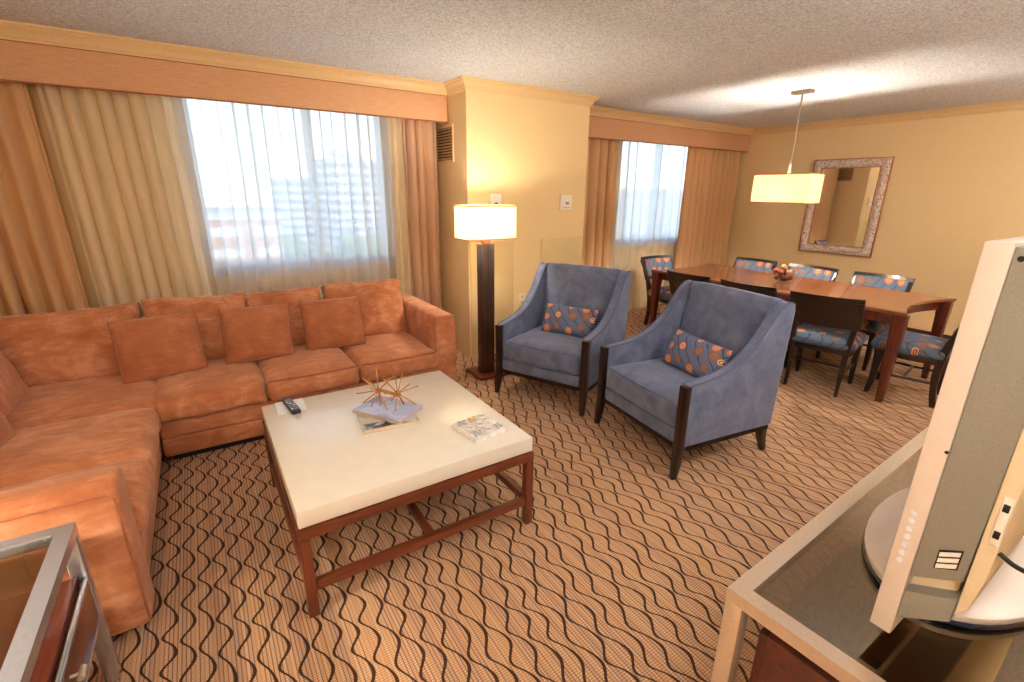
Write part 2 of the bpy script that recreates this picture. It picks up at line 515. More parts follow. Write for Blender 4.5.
def cushion(w, d, h, r=0.05, n=14, top=0.03, front=0.015, wr=0.004, wf=4.0, seed=0, sag=0.0, ear=0.0):
    """upholstered block, centred in x/y, z from 0 to h, crowned and gently creased"""
    b = bmesh.new()
    bmesh.ops.create_cube(b, size=2.0)
    bmesh.ops.subdivide_edges(b, edges=b.edges[:], cuts=n, use_grid_fill=True)
    hw, hd, hh = w / 2, d / 2, h / 2
    so = Vector((seed * 7.3, seed * 3.1, seed * 5.7))
    for v in b.verts:
        a = [math.copysign(1 - (1 - abs(c)) ** 1.45, c) for c in v.co]
        p_ = Vector((a[0] * hw, a[1] * hd, a[2] * hh))
        rr = min(r, hw * .95, hd * .95, hh * .95)
        inner = Vector((max(-hw + rr, min(hw - rr, p_.x)), max(-hd + rr, min(hd - rr, p_.y)), max(-hh + rr, min(hh - rr, p_.z))))
        dv = p_ - inner
        if dv.length > 1e-9:
            k = max(abs(dv.x), abs(dv.y), abs(dv.z))
            p_ = inner + dv.normalized() * k
        q = Vector((a[0], a[1], a[2]))
        fx, fy, fz = (1 - q.x ** 2), (1 - q.y ** 2), (1 - q.z ** 2)
        if p_.z > 0: p_.z += top * max(0, q.z) * fx ** .8 * fy ** .8 - sag * fx * fy
        else: p_.z -= 0.0
        p_.y += front * q.y * fx ** .6 * fz
        p_.x += front * 0.5 * q.x * fy ** .6 * fz
        if ear:
            e = abs(q.x) ** 6 * abs(q.y) ** 6
            p_.x += ear * math.copysign(1, q.x) * e; p_.y += ear * math.copysign(1, q.y) * e
        nv = noise.noise(p_ * wf + so) + 0.5 * noise.noise(p_ * wf * 2.7 + so)
        cr = abs(noise.noise(Vector((p_.x * wf * 1.3, p_.y * wf * 0.7, p_.z * wf)) + so * 2))
        disp = wr * (nv - 1.2 * max(0, 0.16 - cr) / 0.16)
        nrm = Vector((q.x ** 3, q.y ** 3, q.z ** 3))
        if nrm.length > 1e-6: p_ += nrm.normalized() * disp
        v.co = p_ + Vector((0, 0, hh))
    return b

def pillow(w, h, t, n=16, pinch=0.06, wr=0.006, seed=0, edge=0.012):
    """knife-edge pillow in the local XY plane, thickness along Z"""
    b = bmesh.new(); so = Vector((seed * 3.7, seed * 9.1, 1.3 * seed))
    grid = {}
    for s in (1, -1):
        for i in range(n + 1):
            for j in range(n + 1):
                u = -1 + 2 * i / n; v = -1 + 2 * j / n
                u = math.copysign(1 - (1 - abs(u)) ** 1.3, u); v = math.copysign(1 - (1 - abs(v)) ** 1.3, v)
                x = u * w / 2 * (1 - pinch * (1 - v * v)  * abs(u) ** 2); y = v * h / 2 * (1 - pinch * (1 - u * u) * abs(v) ** 2)
                f = ((1 - u ** 2) * (1 - v ** 2)); f = max(f, 0) ** 0.46
                z = s * (edge / 2 + t / 2 * f)
                nz = noise.noise(Vector((x * 9, y * 9, s)) + so) + .6 * noise.noise(Vector((x * 22, y * 22, s)) + so)
                z += s * wr * nz * min(1, f * 2)
                grid[(s, i, j)] = b.verts.new((x, y, z))
    for s in (1, -1):
        for i in range(n):
            for j in range(n):
                q = [grid[(s, i, j)], grid[(s, i + 1, j)], grid[(s, i + 1, j + 1)], grid[(s, i, j + 1)]]
                b.faces.new(q if s > 0 else q[::-1])
    rim = [(i, 0) for i in range(n)] + [(n, j) for j in range(n)] + [(i, n) for i in range(n, 0, -1)] + [(0, j) for j in range(n, 0, -1)]
    for k in range(len(rim)):
        a, c = rim[k], rim[(k + 1) % len(rim)]
        b.faces.new((grid[(1, *a)], grid[(-1, *a)], grid[(-1, *c)], grid[(1, *c)]))
    return b

def rim_pts(w, h, pinch, n=10):
    pts = []
    for k in range(4 * n):
        s, u = divmod(k, n); u = -1 + 2 * u / n
        x, y = [(u, -1), (1, u), (-u, 1), (-1, -u)][s]
        pts.append((x * w / 2 * (1 - pinch * (1 - y * y) * abs(x) ** 2), y * h / 2 * (1 - pinch * (1 - x * x) * abs(y) ** 2), 0))
    return pts

def curtain(x0, x1, y, z0, z1, folds, amp, seed, nz=16, per=10, grow=0.35, drift=0.25, axis='x', thick=0.0, lean=0.0, sharp=0.25, over=0.0):
    b = bmesh.new(); R_ = random.Random(seed)
    nx = int(folds * per)
    ph = [R_.uniform(-0.9, 0.9) for _ in range(int(folds) + 3)]
    am = [R_.uniform(0.55, 1.25) for _ in range(int(folds) + 3)]
    rows = []
    for j in range(nz + 1):
        t = j / nz; z = z1 + (z0 - z1) * t
        row = []
        for i in range(nx + 1):
            u = i / nx; k = u * folds; ki = int(k); kf = k - ki
            p_ = ph[ki] * (1 - kf) + ph[ki + 1] * kf; a = am[ki] * (1 - kf) + am[ki + 1] * kf
            th = 2 * PI * k + p_ + drift * math.sin(t * 3 + ki) * t
            s_ = math.sin(th) + sharp * math.sin(2 * th + .7)
            yy = y + amp * a * (1 - grow + grow * 2 * t) * s_ + 0.006 * noise.noise(Vector((k * .8, z * 2.5, seed)))
            xx = x0 + (x1 - x0) * u + lean * t + 0.25 * amp * a * math.cos(th) * (0.5 + t) * (1 if 0 < i < nx else 0)
            if over: xx += over * (x1 - x0) / folds / (2 * PI) * a * math.sin(th + .9) * (1 if 0 < i < nx else 0)
            row.append(b.verts.new((xx, yy, z)))
        rows.append(row)
    for j in range(nz):
        for i in range(nx):
            b.faces.new((rows[j][i], rows[j][i + 1], rows[j + 1][i + 1], rows[j + 1][i]))
    if thick:
        bmesh.ops.recalc_face_normals(b, faces=b.faces)
        bmesh.ops.solidify(b, geom=b.faces[:], thickness=thick)
    return b

# ------------------------------------------------------------------ camera
F_, PIT, ROL, YAW = 472.536, 0.303793, 0.010714, 0.579734
fw = Vector((math.sin(YAW) * math.cos(PIT), math.cos(YAW) * math.cos(PIT), -math.sin(PIT)))
r0 = Vector((math.cos(YAW), -math.sin(YAW), 0)); u0 = r0.cross(fw)
r2 = r0 * math.cos(ROL) + u0 * math.sin(ROL); u2 = -r0 * math.sin(ROL) + u0 * math.cos(ROL)
cam_d = bpy.data.cameras.new('camera'); cam = bpy.data.objects.new('camera', cam_d); COL.objects.link(cam)
cam_d.sensor_fit = 'HORIZONTAL'; cam_d.sensor_width = 36.0; cam_d.lens = F_ / 1024 * 36.0
cam_d.clip_start = 0.05; cam_d.clip_end = 2000
mw = Matrix.Identity(4)
for i_ in range(3):
    mw[i_][0] = r2[i_]; mw[i_][1] = u2[i_]; mw[i_][2] = -fw[i_]
mw[0][3], mw[1][3], mw[2][3] = 0, 0, 1.6
cam.matrix_world = mw
bpy.context.scene.camera = cam

# ------------------------------------------------------------------ room shell
XL, XR = -1.46, 7.108
XP, XQ = 2.12, 3.538            # pillar between the two window bays
YP, YV, YD, YW = 4.004, 4.357, 4.443, 4.68
YB, YA, XA = -0.34, -1.9, 0.55  # back wall, and the entry alcove the picture is taken from
ZC = 2.53
struct('floor', box(XL - .2, XR + .2, YA - .2, YW + .25, -0.15, 0.0), M['carpet'], smooth=0)
struct('ceiling', box(XL - .2, XR + .2, YA - .2, YW + .25, ZC, ZC + .15), M['ceil'], smooth=0)
WX0, WX1, WZ0, WZ1 = 0.04, 1.60, 0.955, 2.36      # living window
DX0, DX1 = 4.70, 6.30                              # dining window
b = box(XL - .2, WX0, YW, YW + .22, 0, ZC)
box(WX0, WX1, YW, YW + .22, 0, WZ0, bm=b); box(WX0, WX1, YW, YW + .22, WZ1, ZC, bm=b)
box(WX1, XP + .1, YW, YW + .22, 0, ZC, bm=b)
box(XQ - .1, DX0, YW, YW + .22, 0, ZC, bm=b); box(DX0, DX1, YW, YW + .22, 0, WZ0, bm=b)
box(DX0, DX1, YW, YW + .22, WZ1, ZC, bm=b); box(DX1, XR + .2, YW, YW + .22, 0, ZC, bm=b)
struct('wall_window', b, M['wall'], smooth=0)
struct('wall_pillar', box(XP, XQ, YP, YW + .22, 0, ZC), M['wall'], smooth=0)
struct('wall_right', box(XR, XR + .2, YB - .2, YW + .22, 0, ZC), M['wall'], smooth=0)
struct('wall_left', box(XL - .2, XL, YA - .2, YW + .22, 0, ZC), M['wall'], smooth=0)
b = box(XA, XR + .2, YB - .2, YB, 0, ZC); box(XA, XA + .2, YA, YB - .2, 0, ZC, bm=b)
struct('wall_back', b, M['wall'], smooth=0)
struct('wall_entry', box(XL - .2, XA + .2, YA - .2, YA, 0, ZC), M['wall'], smooth=0)
struct('baseboard_right', box(XR - .014, XR, YB, YW, 0, 0.082, 0.004), M['base'])
struct('baseboard_left', box(XL, XL + .014, YA, YW, 0, 0.082, 0.004), M['base'])

def crown(path, closed=False):
    """moulding swept round the room, mitred at every corner"""
    prof = [(0, -.088), (.008, -.088), (.012, -.074), (.020, -.070), (.026, -.052), (.040, -.034), (.054, -.026), (.058, -.016), (.070, -.012), (.074, 0), (0, 0)]
    b = bmesh.new(); rings = []
    n = len(path)
    for i in range(n):
        p_ = Vector(path[i])
        d0 = (p_ - Vector(path[i - 1])).normalized() if (i > 0 or closed) else None
        d1 = (Vector(path[(i + 1) % n]) - p_).normalized() if (i < n - 1 or closed) else None
        if d0 is None: d0 = d1
        if d1 is None: d1 = d0
        n0 = Vector((d0.y, -d0.x)); n1 = Vector((d1.y, -d1.x))
        mt = (n0 + n1); mt = mt / (mt.length_squared) * 2
        rings.append([b.verts.new((p_.x + mt.x * o_, p_.y + mt.y * o_, ZC + z_)) for o_, z_ in prof])
    m_ = n if closed else n - 1
    for i in range(m_):
        a, c = rings[i], rings[(i + 1) % n]
        for k in range(len(prof)):
            b.faces.new((a[k], a[(k + 1) % len(prof)], c[(k + 1) % len(prof)], c[k]))
    return b
struct('trim_1', crown([(XL, YA), (XL, YV), (XP, YV), (XP, YP), (XQ, YP), (XQ, YD), (XR, YD), (XR, YB), (XA, YB), (XA, YA)], True), M['crown'], smooth=30)

# windows (frames + panes)
def window(name, x0, x1, mull):
    f = bmesh.new(); t = 0.05; y0, y1 = YW + .05, YW + .12
    box(x0, x0 + t, y0, y1, WZ0, WZ1, .004, bm=f); box(x1 - t, x1, y0, y1, WZ0, WZ1, .004, bm=f)
    box(x0 + t, x1 - t, y0, y1, WZ0, WZ0 + t, .004, bm=f); box(x0 + t, x1 - t, y0, y1, WZ1 - t, WZ1, .004, bm=f)
    box(mull - .035, mull + .035, y0 - .01, y1, WZ0 + t, WZ1 - t, .004, bm=f)
    o = struct(name, f, M['winframe'])
    link('pane', box(x0 + t, x1 - t, YW + .08, YW + .086, WZ0 + t, WZ1 - t), M['pane'], o, 0)
    link('sill', box(x0, x1, YW - .012, YW + .05, WZ0 - .03, WZ0, .004), M['winframe'], o)
    return o
window('window_1', WX0, WX1, 0.945)
window('window_2', DX0, DX1, 5.50)

# ------------------------------------------------------------------ valances
def valance(x0, x1, yf, label, end_r=True):
    t = thing('valance', label, 'valance', ((x0 + x1) / 2, yf, 2.213))
    hw = (x1 - x0) / 2
    f = box(-hw, hw, 0, .022, 0.006, 0.316, .006)
    link('face_board', f, M['valance'], t)
    link('welt', tube([(-hw + .004, .002, .006), (hw - .004, .002, .006)], .006), M['welt'], t)
    link('top_welt', tube([(-hw + .004, -.001, .228), (hw - .004, -.001, .228)], .004), M['welt'], t)
    for e in (box(-hw, -hw + .02, .022, .12, .006, .316), box(hw - .02, hw, .022, .12, .006, .316)):
        link('end_return', e, M['valance'], t)
    return t
valance(XL + .005, XP - .006, YV, 'long woven tan valance box above the window behind the sofa')
valance(XQ + .006, XR - .02, YD, 'shorter woven tan valance box above the dining window')

# ------------------------------------------------------------------ curtains
def drape(name, label, cat, parts, group=None):
    t = thing(name, label, cat, parts[0][1])
    lx, ly = parts[0][1][0], parts[0][1][1]
    for nm, loc, bm_, m_ in parts:
        bmesh.ops.translate(bm_, verts=bm_.verts[:], vec=(-lx, -ly, 0))
        o = link(nm, bm_, m_, t, 180)
    return t
ZT = 2.50
def single(name, label, cat, bm_, m_, loc, group=None):
    bmesh.ops.translate(bm_, verts=bm_.verts[:], vec=(-loc[0], -loc[1], -loc[2]))
    o = link(name, bm_, m_, None, 180); o.location = loc
    return tag(o, label, cat, group)
single('drape', 'golden tan floor-length drape gathered at the corner behind the sofa', 'curtain',
       curtain(-1.43, -0.77, 4.475, 0.012, ZT, 6.5, .036, 3, thick=.003, lean=0.04), M['drape'], (-0.97, 4.475, 0.0))
single('sheer_curtain', 'white see-through sheer curtain across the big window behind the sofa', 'sheer curtain',
       curtain(-0.30, 1.74, 4.60, 0.012, ZT, 19, .020, 11, per=16, nz=14, drift=0.8, sharp=.3, over=1.7), M['sheer'], (0.56, 4.605, 0.0))
single('cream_curtain', 'cream curtain panel bunched in deep folds beside the golden tan drape', 'curtain',
       curtain(-0.73, -0.02, 4.505, 0.012, ZT, 8, .034, 17, per=14, drift=0.4, sharp=.4, lean=0.06, over=1.0), M['sheer2'], (-0.4, 4.50, 0.0))
t = thing('drape', 'narrow drape with cream, tan and mauve folds beside the wall vent', 'curtain', (1.85, 4.50, 0.0))
def shift(bm_, v):
    bmesh.ops.translate(bm_, verts=bm_.verts[:], vec=v); return bm_
link('lining', shift(curtain(1.60, 1.74, 4.535, 0.012, ZT, 2, .016, 23, thick=.003), (-1.85, -4.50, 0)), M['drape_b'], t, 180)
link('face_fabric', shift(curtain(1.73, 2.055, 4.50, 0.012, ZT, 3.5, .036, 29, per=14, thick=.003, over=.8), (-1.85, -4.50, 0)), M['drape_m'], t, 180)
single('drape', 'orange tan drape between the pillar and the dining window', 'curtain',
       curtain(3.62, 4.49, 4.52, 0.012, ZT, 6.5, .034, 31, per=14, thick=.003, over=.8), M['drape'], (4.1, 4.52, 0.0))
single('sheer_curtain', 'pale sheer curtain hanging between the two drapes of the dining window', 'sheer curtain',
       curtain(4.46, 6.15, 4.638, 0.012, ZT, 11, .013, 37, per=16, nz=14, drift=0.6, sharp=.3, over=1.7), M['sheer'], (5.3, 4.635, 0.0))
single('drape', 'wide orange tan drape in the corner beside the mirror wall', 'curtain',
       curtain(5.80, 7.02, 4.52, 0.012, ZT, 9, .036, 41, per=14, thick=.003, over=.8), M['drape'], (6.4, 4.52, 0.0))

# ------------------------------------------------------------------ wall fittings
def vent(label, x, side):
    t = thing('wall_vent', label, 'vent', (x, 4.445, 2.035))
    s = side
    fr = bmesh.new(); w, h, tt = .19, .165, .012
    for a in ((-w, w, h - .022, h), (-w, w, -h, -h + .022), (-w, -w + .022, -h + .022, h - .022), (w - .022, w, -h + .022, h - .022)):
        box(min(0, s * tt), max(0, s * tt), a[0], a[1], a[2], a[3], .002, bm=fr)
    link('frame', fr, M['crown'], t)
    link('back_plate', box(min(0, s * .003), max(0, s * .003), -w + .02, w - .02, -h + .02, h - .02), M['dark'], t, 0)
    for k in range(11):
        z = -h + .035 + k * .026
        link('louver', prism([(s * .003, z + .010), (s * .013, z - .002), (s * .013, z - .009), (s * .003, z + .003)], -w + .022, w - .022, 'y'), M['grille'], t, 0)
    return t
vent('slatted air vent on the side of the pillar beside the mauve drape', XP, -1)
vent('slatted air vent on the far side of the pillar, seen in the mirror', XQ, 1)

def wallbox(name, label, cat, x0, x1, z0, z1, d):
    t = thing(name, label, cat, ((x0 + x1) / 2, YP - .001, (z0 + z1) / 2))
    w, h = (x1 - x0) / 2, (z1 - z0) / 2
    return t, w, h
t, w, h = wallbox('thermostat', 'white thermostat on the pillar above the farther blue armchair', 'thermostat', 3.185, 3.335, 1.435, 1.585, .03)
link('cover', box(-w, w, -.03, 0, -h, h, .007), M['white'], t)
link('display', box(-.012, .035, -.032, -.028, -.018, .006, .001), M['tvgrey'], t)
link('slider', box(-.045, .045, -.036, -.03, -.05, -.044, .001), M['button'], t)
t, w, h = wallbox('alarm_strobe', 'small white alarm box on the pillar just above the floor lamp shade', 'alarm', 2.34, 2.46, 1.485, 1.595, .05)
link('housing', box(-w, w, -.04, 0, -h, h, .006), M['white'], t)
link('lens', box(-.022, .022, -.062, -.038, -.02, .03, .006), M['paper'], t)
link('sounder', box(-.015, .015, -.043, -.039, -.042, -.03, .002), M['tvdark'], t)
t, w, h = wallbox('wall_outlet', 'ivory wall outlet low on the pillar between lamp and armchair', 'outlet', 2.70, 2.775, .48, .60, .01)
link('cover_plate', box(-w, w, -.008, 0, -h, h, .003), M['white'], t)
for zz in (-.028, .028):
    link('socket', box(-.016, .016, -.011, -.006, zz - .016, zz + .016, .004), M['panel'], t)
def access(label, x0, x1, z0, z1):
    t = thing('access_panel', label, 'panel', ((x0 + x1) / 2, YP - .001, z0), 0, 'access panels on the pillar')
    w = (x1 - x0) / 2
    link('door', box(-w, w, -.01, 0, 0, z1 - z0, .003), M['panel'], t)
    link('latch', box(w - .05, w - .03, -.014, -.009, (z1 - z0) * .5 - .01, (z1 - z0) * .5 + .01, .003), M['crown'], t)
access('olive access panel on the pillar directly behind the floor lamp', 2.135, 2.625, .03, 1.15)
access('olive access panel on the pillar behind the farther blue armchair', 2.966, 3.528, .03, 1.152)

# mirror on the right wall
t = thing('wall_mirror', 'rectangular mirror in a carved silver frame on the dining wall', 'mirror', (XR - .0105, 3.012, 1.462), math.radians(1.25))
MW, MH, FB = .436, .592, .105
link('glass', box(-.016, -.012, -MW + FB - .01, MW - FB + .01, -MH + FB - .01, MH - FB + .01), M['mirror'], t, 0)
link('backing', box(-.011, 0, -MW + .01, MW - .01, -MH + .01, MH - .01), M['dark'], t, 0)
fr = bmesh.new()
def rail(y0, y1, z0, z1, y2, y3, z2, z3):
    """one mitred carved rail: outer edge (y0,z0)-(y1,z1), inner edge (y2,z2)-(y3,z3)"""
    nu, nv = 60, 9
    rows = []
    for i in range(nu + 1):
        u = i / nu; row = []
        for j in range(nv + 1):
            v = j / nv
            yo = y0 + (y1 - y0) * u; zo = z0 + (z1 - z0) * u; yi = y2 + (y3 - y2) * u; zi = z2 + (z3 - z2) * u
            y = yo + (yi - yo) * v; z = zo + (zi - zo) * v
            s_ = u * (abs(y1 - y0) + abs(z1 - z0))
            leaf = abs(math.sin(s_ * 34 + (v - .5) * 5)) * .55 + abs(math.sin(s_ * 61 - (v - .5) * 9)) * .45
            prof = math.sin(PI * min(1, max(0, (v - .08) / .84))) ** .5 if .08 < v < .92 else 0
            x = -.016 - .010 * math.sin(PI * v) - .016 * leaf * prof
            row.append(fr.verts.new((x, y, z)))
        rows.append(row)
    for i in range(nu):
        for j in range(nv):
            fr.faces.new((rows[i][j], rows[i + 1][j], rows[i + 1][j + 1], rows[i][j + 1]))
iw, ih = MW - FB, MH - FB
rail(-MW, MW, MH, MH, -iw, iw, ih, ih); rail(-MW, MW, -MH, -MH, -iw, iw, -ih, -ih)
rail(-MW, -MW, -MH, MH, -iw, -iw, -ih, ih); rail(MW, MW, -MH, MH, iw, iw, -ih, ih)
bmesh.ops.remove_doubles(fr, verts=fr.verts[:], dist=1e-5)
link('carved_frame', fr, M['ornate'], t, 60)
ed = bmesh.new()
for (y0, y1, z0, z1) in ((-MW - .006, MW + .006, MH - .006, MH + .006), (-MW - .006, MW + .006, -MH - .006, -MH + .006), (-MW - .006, -MW + .006, -MH, MH), (MW - .006, MW + .006, -MH, MH)):
    box(-.026, 0, y0, y1, z0, z1, .002, bm=ed)
link('outer_bead', ed, M['copper'], t)
ed = bmesh.new()
for (y0, y1, z0, z1) in ((-iw - .005, iw + .005, ih - .005, ih + .005), (-iw - .005, iw + .005, -ih - .005, -ih + .005), (-iw - .005, -iw + .005, -ih, ih), (iw - .005, iw + .005, -ih, ih)):
    box(-.026, -.012, y0, y1, z0, z1, .002, bm=ed)
link('inner_bead', ed, M['copper'], t)

# ------------------------------------------------------------------ sectional sofa
sofa = thing('sectional_sofa', 'L-shaped terracotta suede sectional sofa under the big window', 'sofa', (0.0, 3.7, 0.0))
SX, SY = 0.0, 3.7
def sp(name, bm_, m_, smooth=50, parent=None):
    bmesh.ops.translate(bm_, verts=bm_.verts[:], vec=(-SX, -SY, 0))
    return link(name, bm_, m_, parent or sofa, smooth)
def placed(bm_, loc, rx=0, ry=0, rz=0):
    bm_.transform(Matrix.Translation(loc) @ Matrix.Rotation(rz, 4, 'Z') @ Matrix.Rotation(ry, 4, 'Y') @ Matrix.Rotation(rx, 4, 'X'))
    return bm_
# bases
b = box(-.375, 1.42, 3.245, 4.22, .045, .165, .015, 3); box(-.375, 1.42, 3.235, 4.22, .168, .285, .018, 3, bm=b)
sp('base', b, M['suede'])
b = box(-1.40, -.39, 1.92, 4.22, .045, .165, .015, 3); box(-1.40, -.38, 1.92, 4.22, .168, .285, .018, 3, bm=b)
sp('base', b, M['suede'])
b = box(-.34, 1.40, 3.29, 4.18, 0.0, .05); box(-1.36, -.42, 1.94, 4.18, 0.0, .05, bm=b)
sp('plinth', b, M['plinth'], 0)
# arms
arm = prism([(1.415, .05), (1.60, .05), (1.60, .62), (1.59, .672), (1.565, .692), (1.45, .692), (1.425, .672), (1.415, .62)], 3.25, 4.24, 'y', .02, 3)
a = sp('arm', arm, M['suede'])
seam = tube([(1.592, 3.262, .06), (1.592, 3.256, .6), (1.582, 3.256, .664), (1.56, 3.256, .682), (1.455, 3.256, .682), (1.433, 3.256, .664), (1.424, 3.256, .6), (1.424, 3.256, .30)], .004, 6)
sp('piping', seam, M['piping'], 50, a)
arm = prism([(1.885, .05), (2.055, .05), (2.055, .60), (2.045, .635), (2.02, .652), (1.92, .652), (1.895, .635), (1.885, .60)], -1.40, -.365, 'x', .022, 3)
a = sp('arm', arm, M['suede'])
seam = tube([(-1.39, 1.887, .612), (-.40, 1.887, .612), (-.378, 1.889, .59), (-.373, 1.889, .07)], .004, 6)
sp('piping', seam, M['piping'], 50, a)
# back frames
b = prism([(4.03, .285), (4.24, .05), (4.27, .05), (4.27, .70), (4.25, .72), (4.13, .72), (4.10, .70)], -1.40, 1.415, 'x', .015, 2)
sp('back_frame', b, M['suede'])
b = prism([(-1.20, .285), (-1.43, .05), (-1.445, .05), (-1.445, .70), (-1.43, .72), (-1.31, .72), (-1.28, .70)], 1.92, 4.10, 'y', .015, 2)
sp('back_frame', b, M['suede'])
# seat cushions, right run
for k, (xa, xb, wr_) in enumerate(((-.385, .215, .009), (.222, .808, .004), (.815, 1.41, .005))):
    cu = cushion(xb - xa, .86, .150, .045, 16, .026, .016, wr_, 5.0, k + 1)
    so_ = sp('seat_cushion', placed(cu, ((xa + xb) / 2, 3.60, .288)), M['suede'])
    if k: sp('piping', tube([(xa + .012 + (xb - xa - .024) * q / 10, 3.182 - .013 * (1 - (q / 5 - 1) ** 2), .434) for q in range(11)], .006, 6), M['piping'], 50, so_)
# seat cushions, left run
for k, (ya, yb) in enumerate(((3.165, 4.0), (2.535, 3.158), (2.06, 2.528))):
    cu = cushion(.96, yb - ya, .160, .055, 16, .026, .016, .006, 4.5, k + 6)
    sp('seat_cushion', placed(cu, (-.825, (ya + yb) / 2, .280)), M['suede'])
# back cushions, right run (leaning back)
for k, (xa, xb, zt, hgt) in enumerate(((-1.20, -.41, .0, .465), (-.39, .205, .0, .49), (.215, .765, .0, .47), (.775, 1.405, .02, .49))):
    cu = cushion(xb - xa, hgt, .20, .055, 18, .050, .012, .014, 5.0, k + 11, ear=.026)
    o = sp('back_cushion', placed(cu, ((xa + xb) / 2, 3.985, .40), 0), M['suede'])
    # stand it up: rotate about its own front-lower edge
    me = o.data
    mt = Matrix.Translation(((xa + xb) / 2 - SX, 3.775 - SY + (.02 if k == 2 else 0), .425)) @ Matrix.Rotation(math.radians(72 - k % 2 * 2), 4, 'X') @ Matrix.Rotation([.02, -.02, .03, -.02][k], 4, 'Z') @ Matrix.Translation((-((xa + xb) / 2 - SX), -(3.985 - SY) + hgt / 2, -.40 - .20))
    me.transform(mt)
# back cushions, left run
for k, (ya, yb) in enumerate(((3.06, 3.78), (2.10, 3.03))):
    cu = cushion(yb - ya, .50, .20, .055, 14, .045, .012, .009, 5.0, k + 21, ear=.02)
    cu.transform(Matrix.Translation((-.97, (ya + yb) / 2, .425)) @ Matrix.Rotation(PI / 2, 4, 'Z') @ Matrix.Rotation(math.radians(72), 4, 'X') @ Matrix.Translation((0, .25, -.20)))
    sp('back_cushion', cu, M['suede'])

def throw(label, cx, cy, cz, tilt, rz, roll, seed, s=.43, hh=.38):
    o = link('throw_pillow', pillow(s, hh, .175, 18, .025, .009, seed), M['suede_pillow'], None, 60)
    o.matrix_world = Matrix.Translation((cx, cy, cz)) @ Matrix.Rotation(rz, 4, 'Z') @ Matrix.Rotation(tilt, 4, 'X') @ Matrix.Rotation(roll, 4, 'Z')
    tag(o, label, 'pillow', 'terracotta throw pillows')
    link('piping', tube(rim_pts(s, hh, .025), .0045, 6, closed=True), M['piping'], o)
    return o
throw('square terracotta throw pillow nearest the sofa corner, against the big corner cushion', -.315, 3.655, .632, math.radians(70), math.radians(4), .03, 3, .45, .40)
throw('square terracotta throw pillow in the middle of the three in a line', .25, 3.682, .630, math.radians(71), math.radians(-3), -.02, 5, .43, .39)
throw('square terracotta throw pillow closest to the sofa arm by the lamp', .77, 3.688, .630, math.radians(71), math.radians(-4), .0, 8, .43, .38)
throw('terracotta throw pillow cut by the picture edge on the sofa side without windows', -1.02, 2.86, .62, math.radians(66), math.radians(80), .0, 13, .43, .40)

# ------------------------------------------------------------------ coffee table
ct = thing('coffee_table', 'low square coffee table with thick cream top and walnut legs', 'table', (.668, 2.158, 0))
H = .526
link('tabletop', box(-H, H, -H, H, .412, .486, .004), M['cream'], ct)
for sx in (-1, 1):
    for sy in (-1, 1):
        link('leg', box(sx * (H + .006) - .02 - sx * .02, sx * (H + .006) + .02 - sx * .02, sy * (H + .004) - .02 - sy * .02, sy * (H + .004) + .02 - sy * .02, 0, .358, .003), M['walnut_z'], ct)
for sy in (-1, 1):
    yo = sy * (H + .004) - sy * .02
    link('apron', box(-H - .006, H + .006, yo - .02, yo + .02, .360, .405, .003), M['walnut'], ct)
    link('stretcher', box(-H + .036, H - .036, yo - .016, yo + .016, .115, .155, .003), M['walnut'], ct)
for sx in (-1, 1):
    xo = sx * (H + .006) - sx * .02
    link('apron', box(xo - .02, xo + .02, -H + .038, H - .038, .360, .405, .003), M['walnut_y'], ct)
    link('stretcher', box(xo - .016, xo + .016, -H + .038, H - .038, .115, .155, .003), M['walnut_y'], ct)
link('stretcher', box(-.016, .016, -H + .001, H - .001, .117, .153, .003), M['walnut_y'], ct)
link('underside', box(-H + .03, H - .03, -H + .03, H - .03, .400, .4115), M['espresso_x'], ct, 0)
ZTB = .486
# card and remote
o = link('notecard', box(-.07, .07, -.085, .085, 0, .0012), M['paper'], None, 0); o.location = (.278, 2.60, ZTB); o.rotation_euler = (0, 0, -.04)
tag(o, 'white card under the remote control on the coffee table', 'card')
t = thing('remote_control', 'black remote control lying on a white card', 'remote control', (.280, 2.585, ZTB + .0012), .10)
link('body', loft([[(-.024 * s_, y_, 0), (.024 * s_, y_, 0), (.024 * s_, y_, .014), (.017 * s_, y_, .021), (-.017 * s_, y_, .021), (-.024 * s_, y_, .014)]
                   for s_, y_ in ((.85, -.10), (1, -.09), (1, -.03), (.92, .04), (1.0, .085), (.9, .098))]), M['remote'], t, 40)
for r_ in range(6):
    for c_ in range(3):
        link('button', box(-.015 + c_ * .012 - .0038, -.015 + c_ * .012 + .0045, -.078 + r_ * .026, -.066 + r_ * .026, .0195, .0232, .001), M['button'] if (r_ + c_) % 4 else M['paper'], t)
# books
def book(label, loc, rz, w, d, h, cm, pm):
    t = thing('book', label, 'book', loc, rz, 'books on the coffee table')
    c_ = box(-w / 2, w / 2, -d / 2, d / 2, 0, .003, .001); box(-w / 2, w / 2, -d / 2, d / 2, h - .003, h, .001, bm=c_)
    box(-w / 2, -w / 2 + .003, -d / 2, d / 2, .002, h - .002, bm=c_)
    link('cover', c_, cm, t)
    link('page_block', box(-w / 2 + .003, w / 2 - .005, -d / 2 + .005, d / 2 - .005, .003, h - .003), pm, t, 0)
    return t
bk = book('black and white photo book lying under the blue book', (.672, 2.185, ZTB), math.radians(-8), .275, .25, .02, M['taupe'], M['pages2'])
link('cover_photo', box(-.13, .133, -.118, -.06, .0198, .0206), M['bookbw'], bk, 0)
book('pale blue book lying askew on top of the photo book', (.695, 2.235, ZTB + .02), math.radians(-58), .30, .205, .018, M['bookblue'], M['pages'])
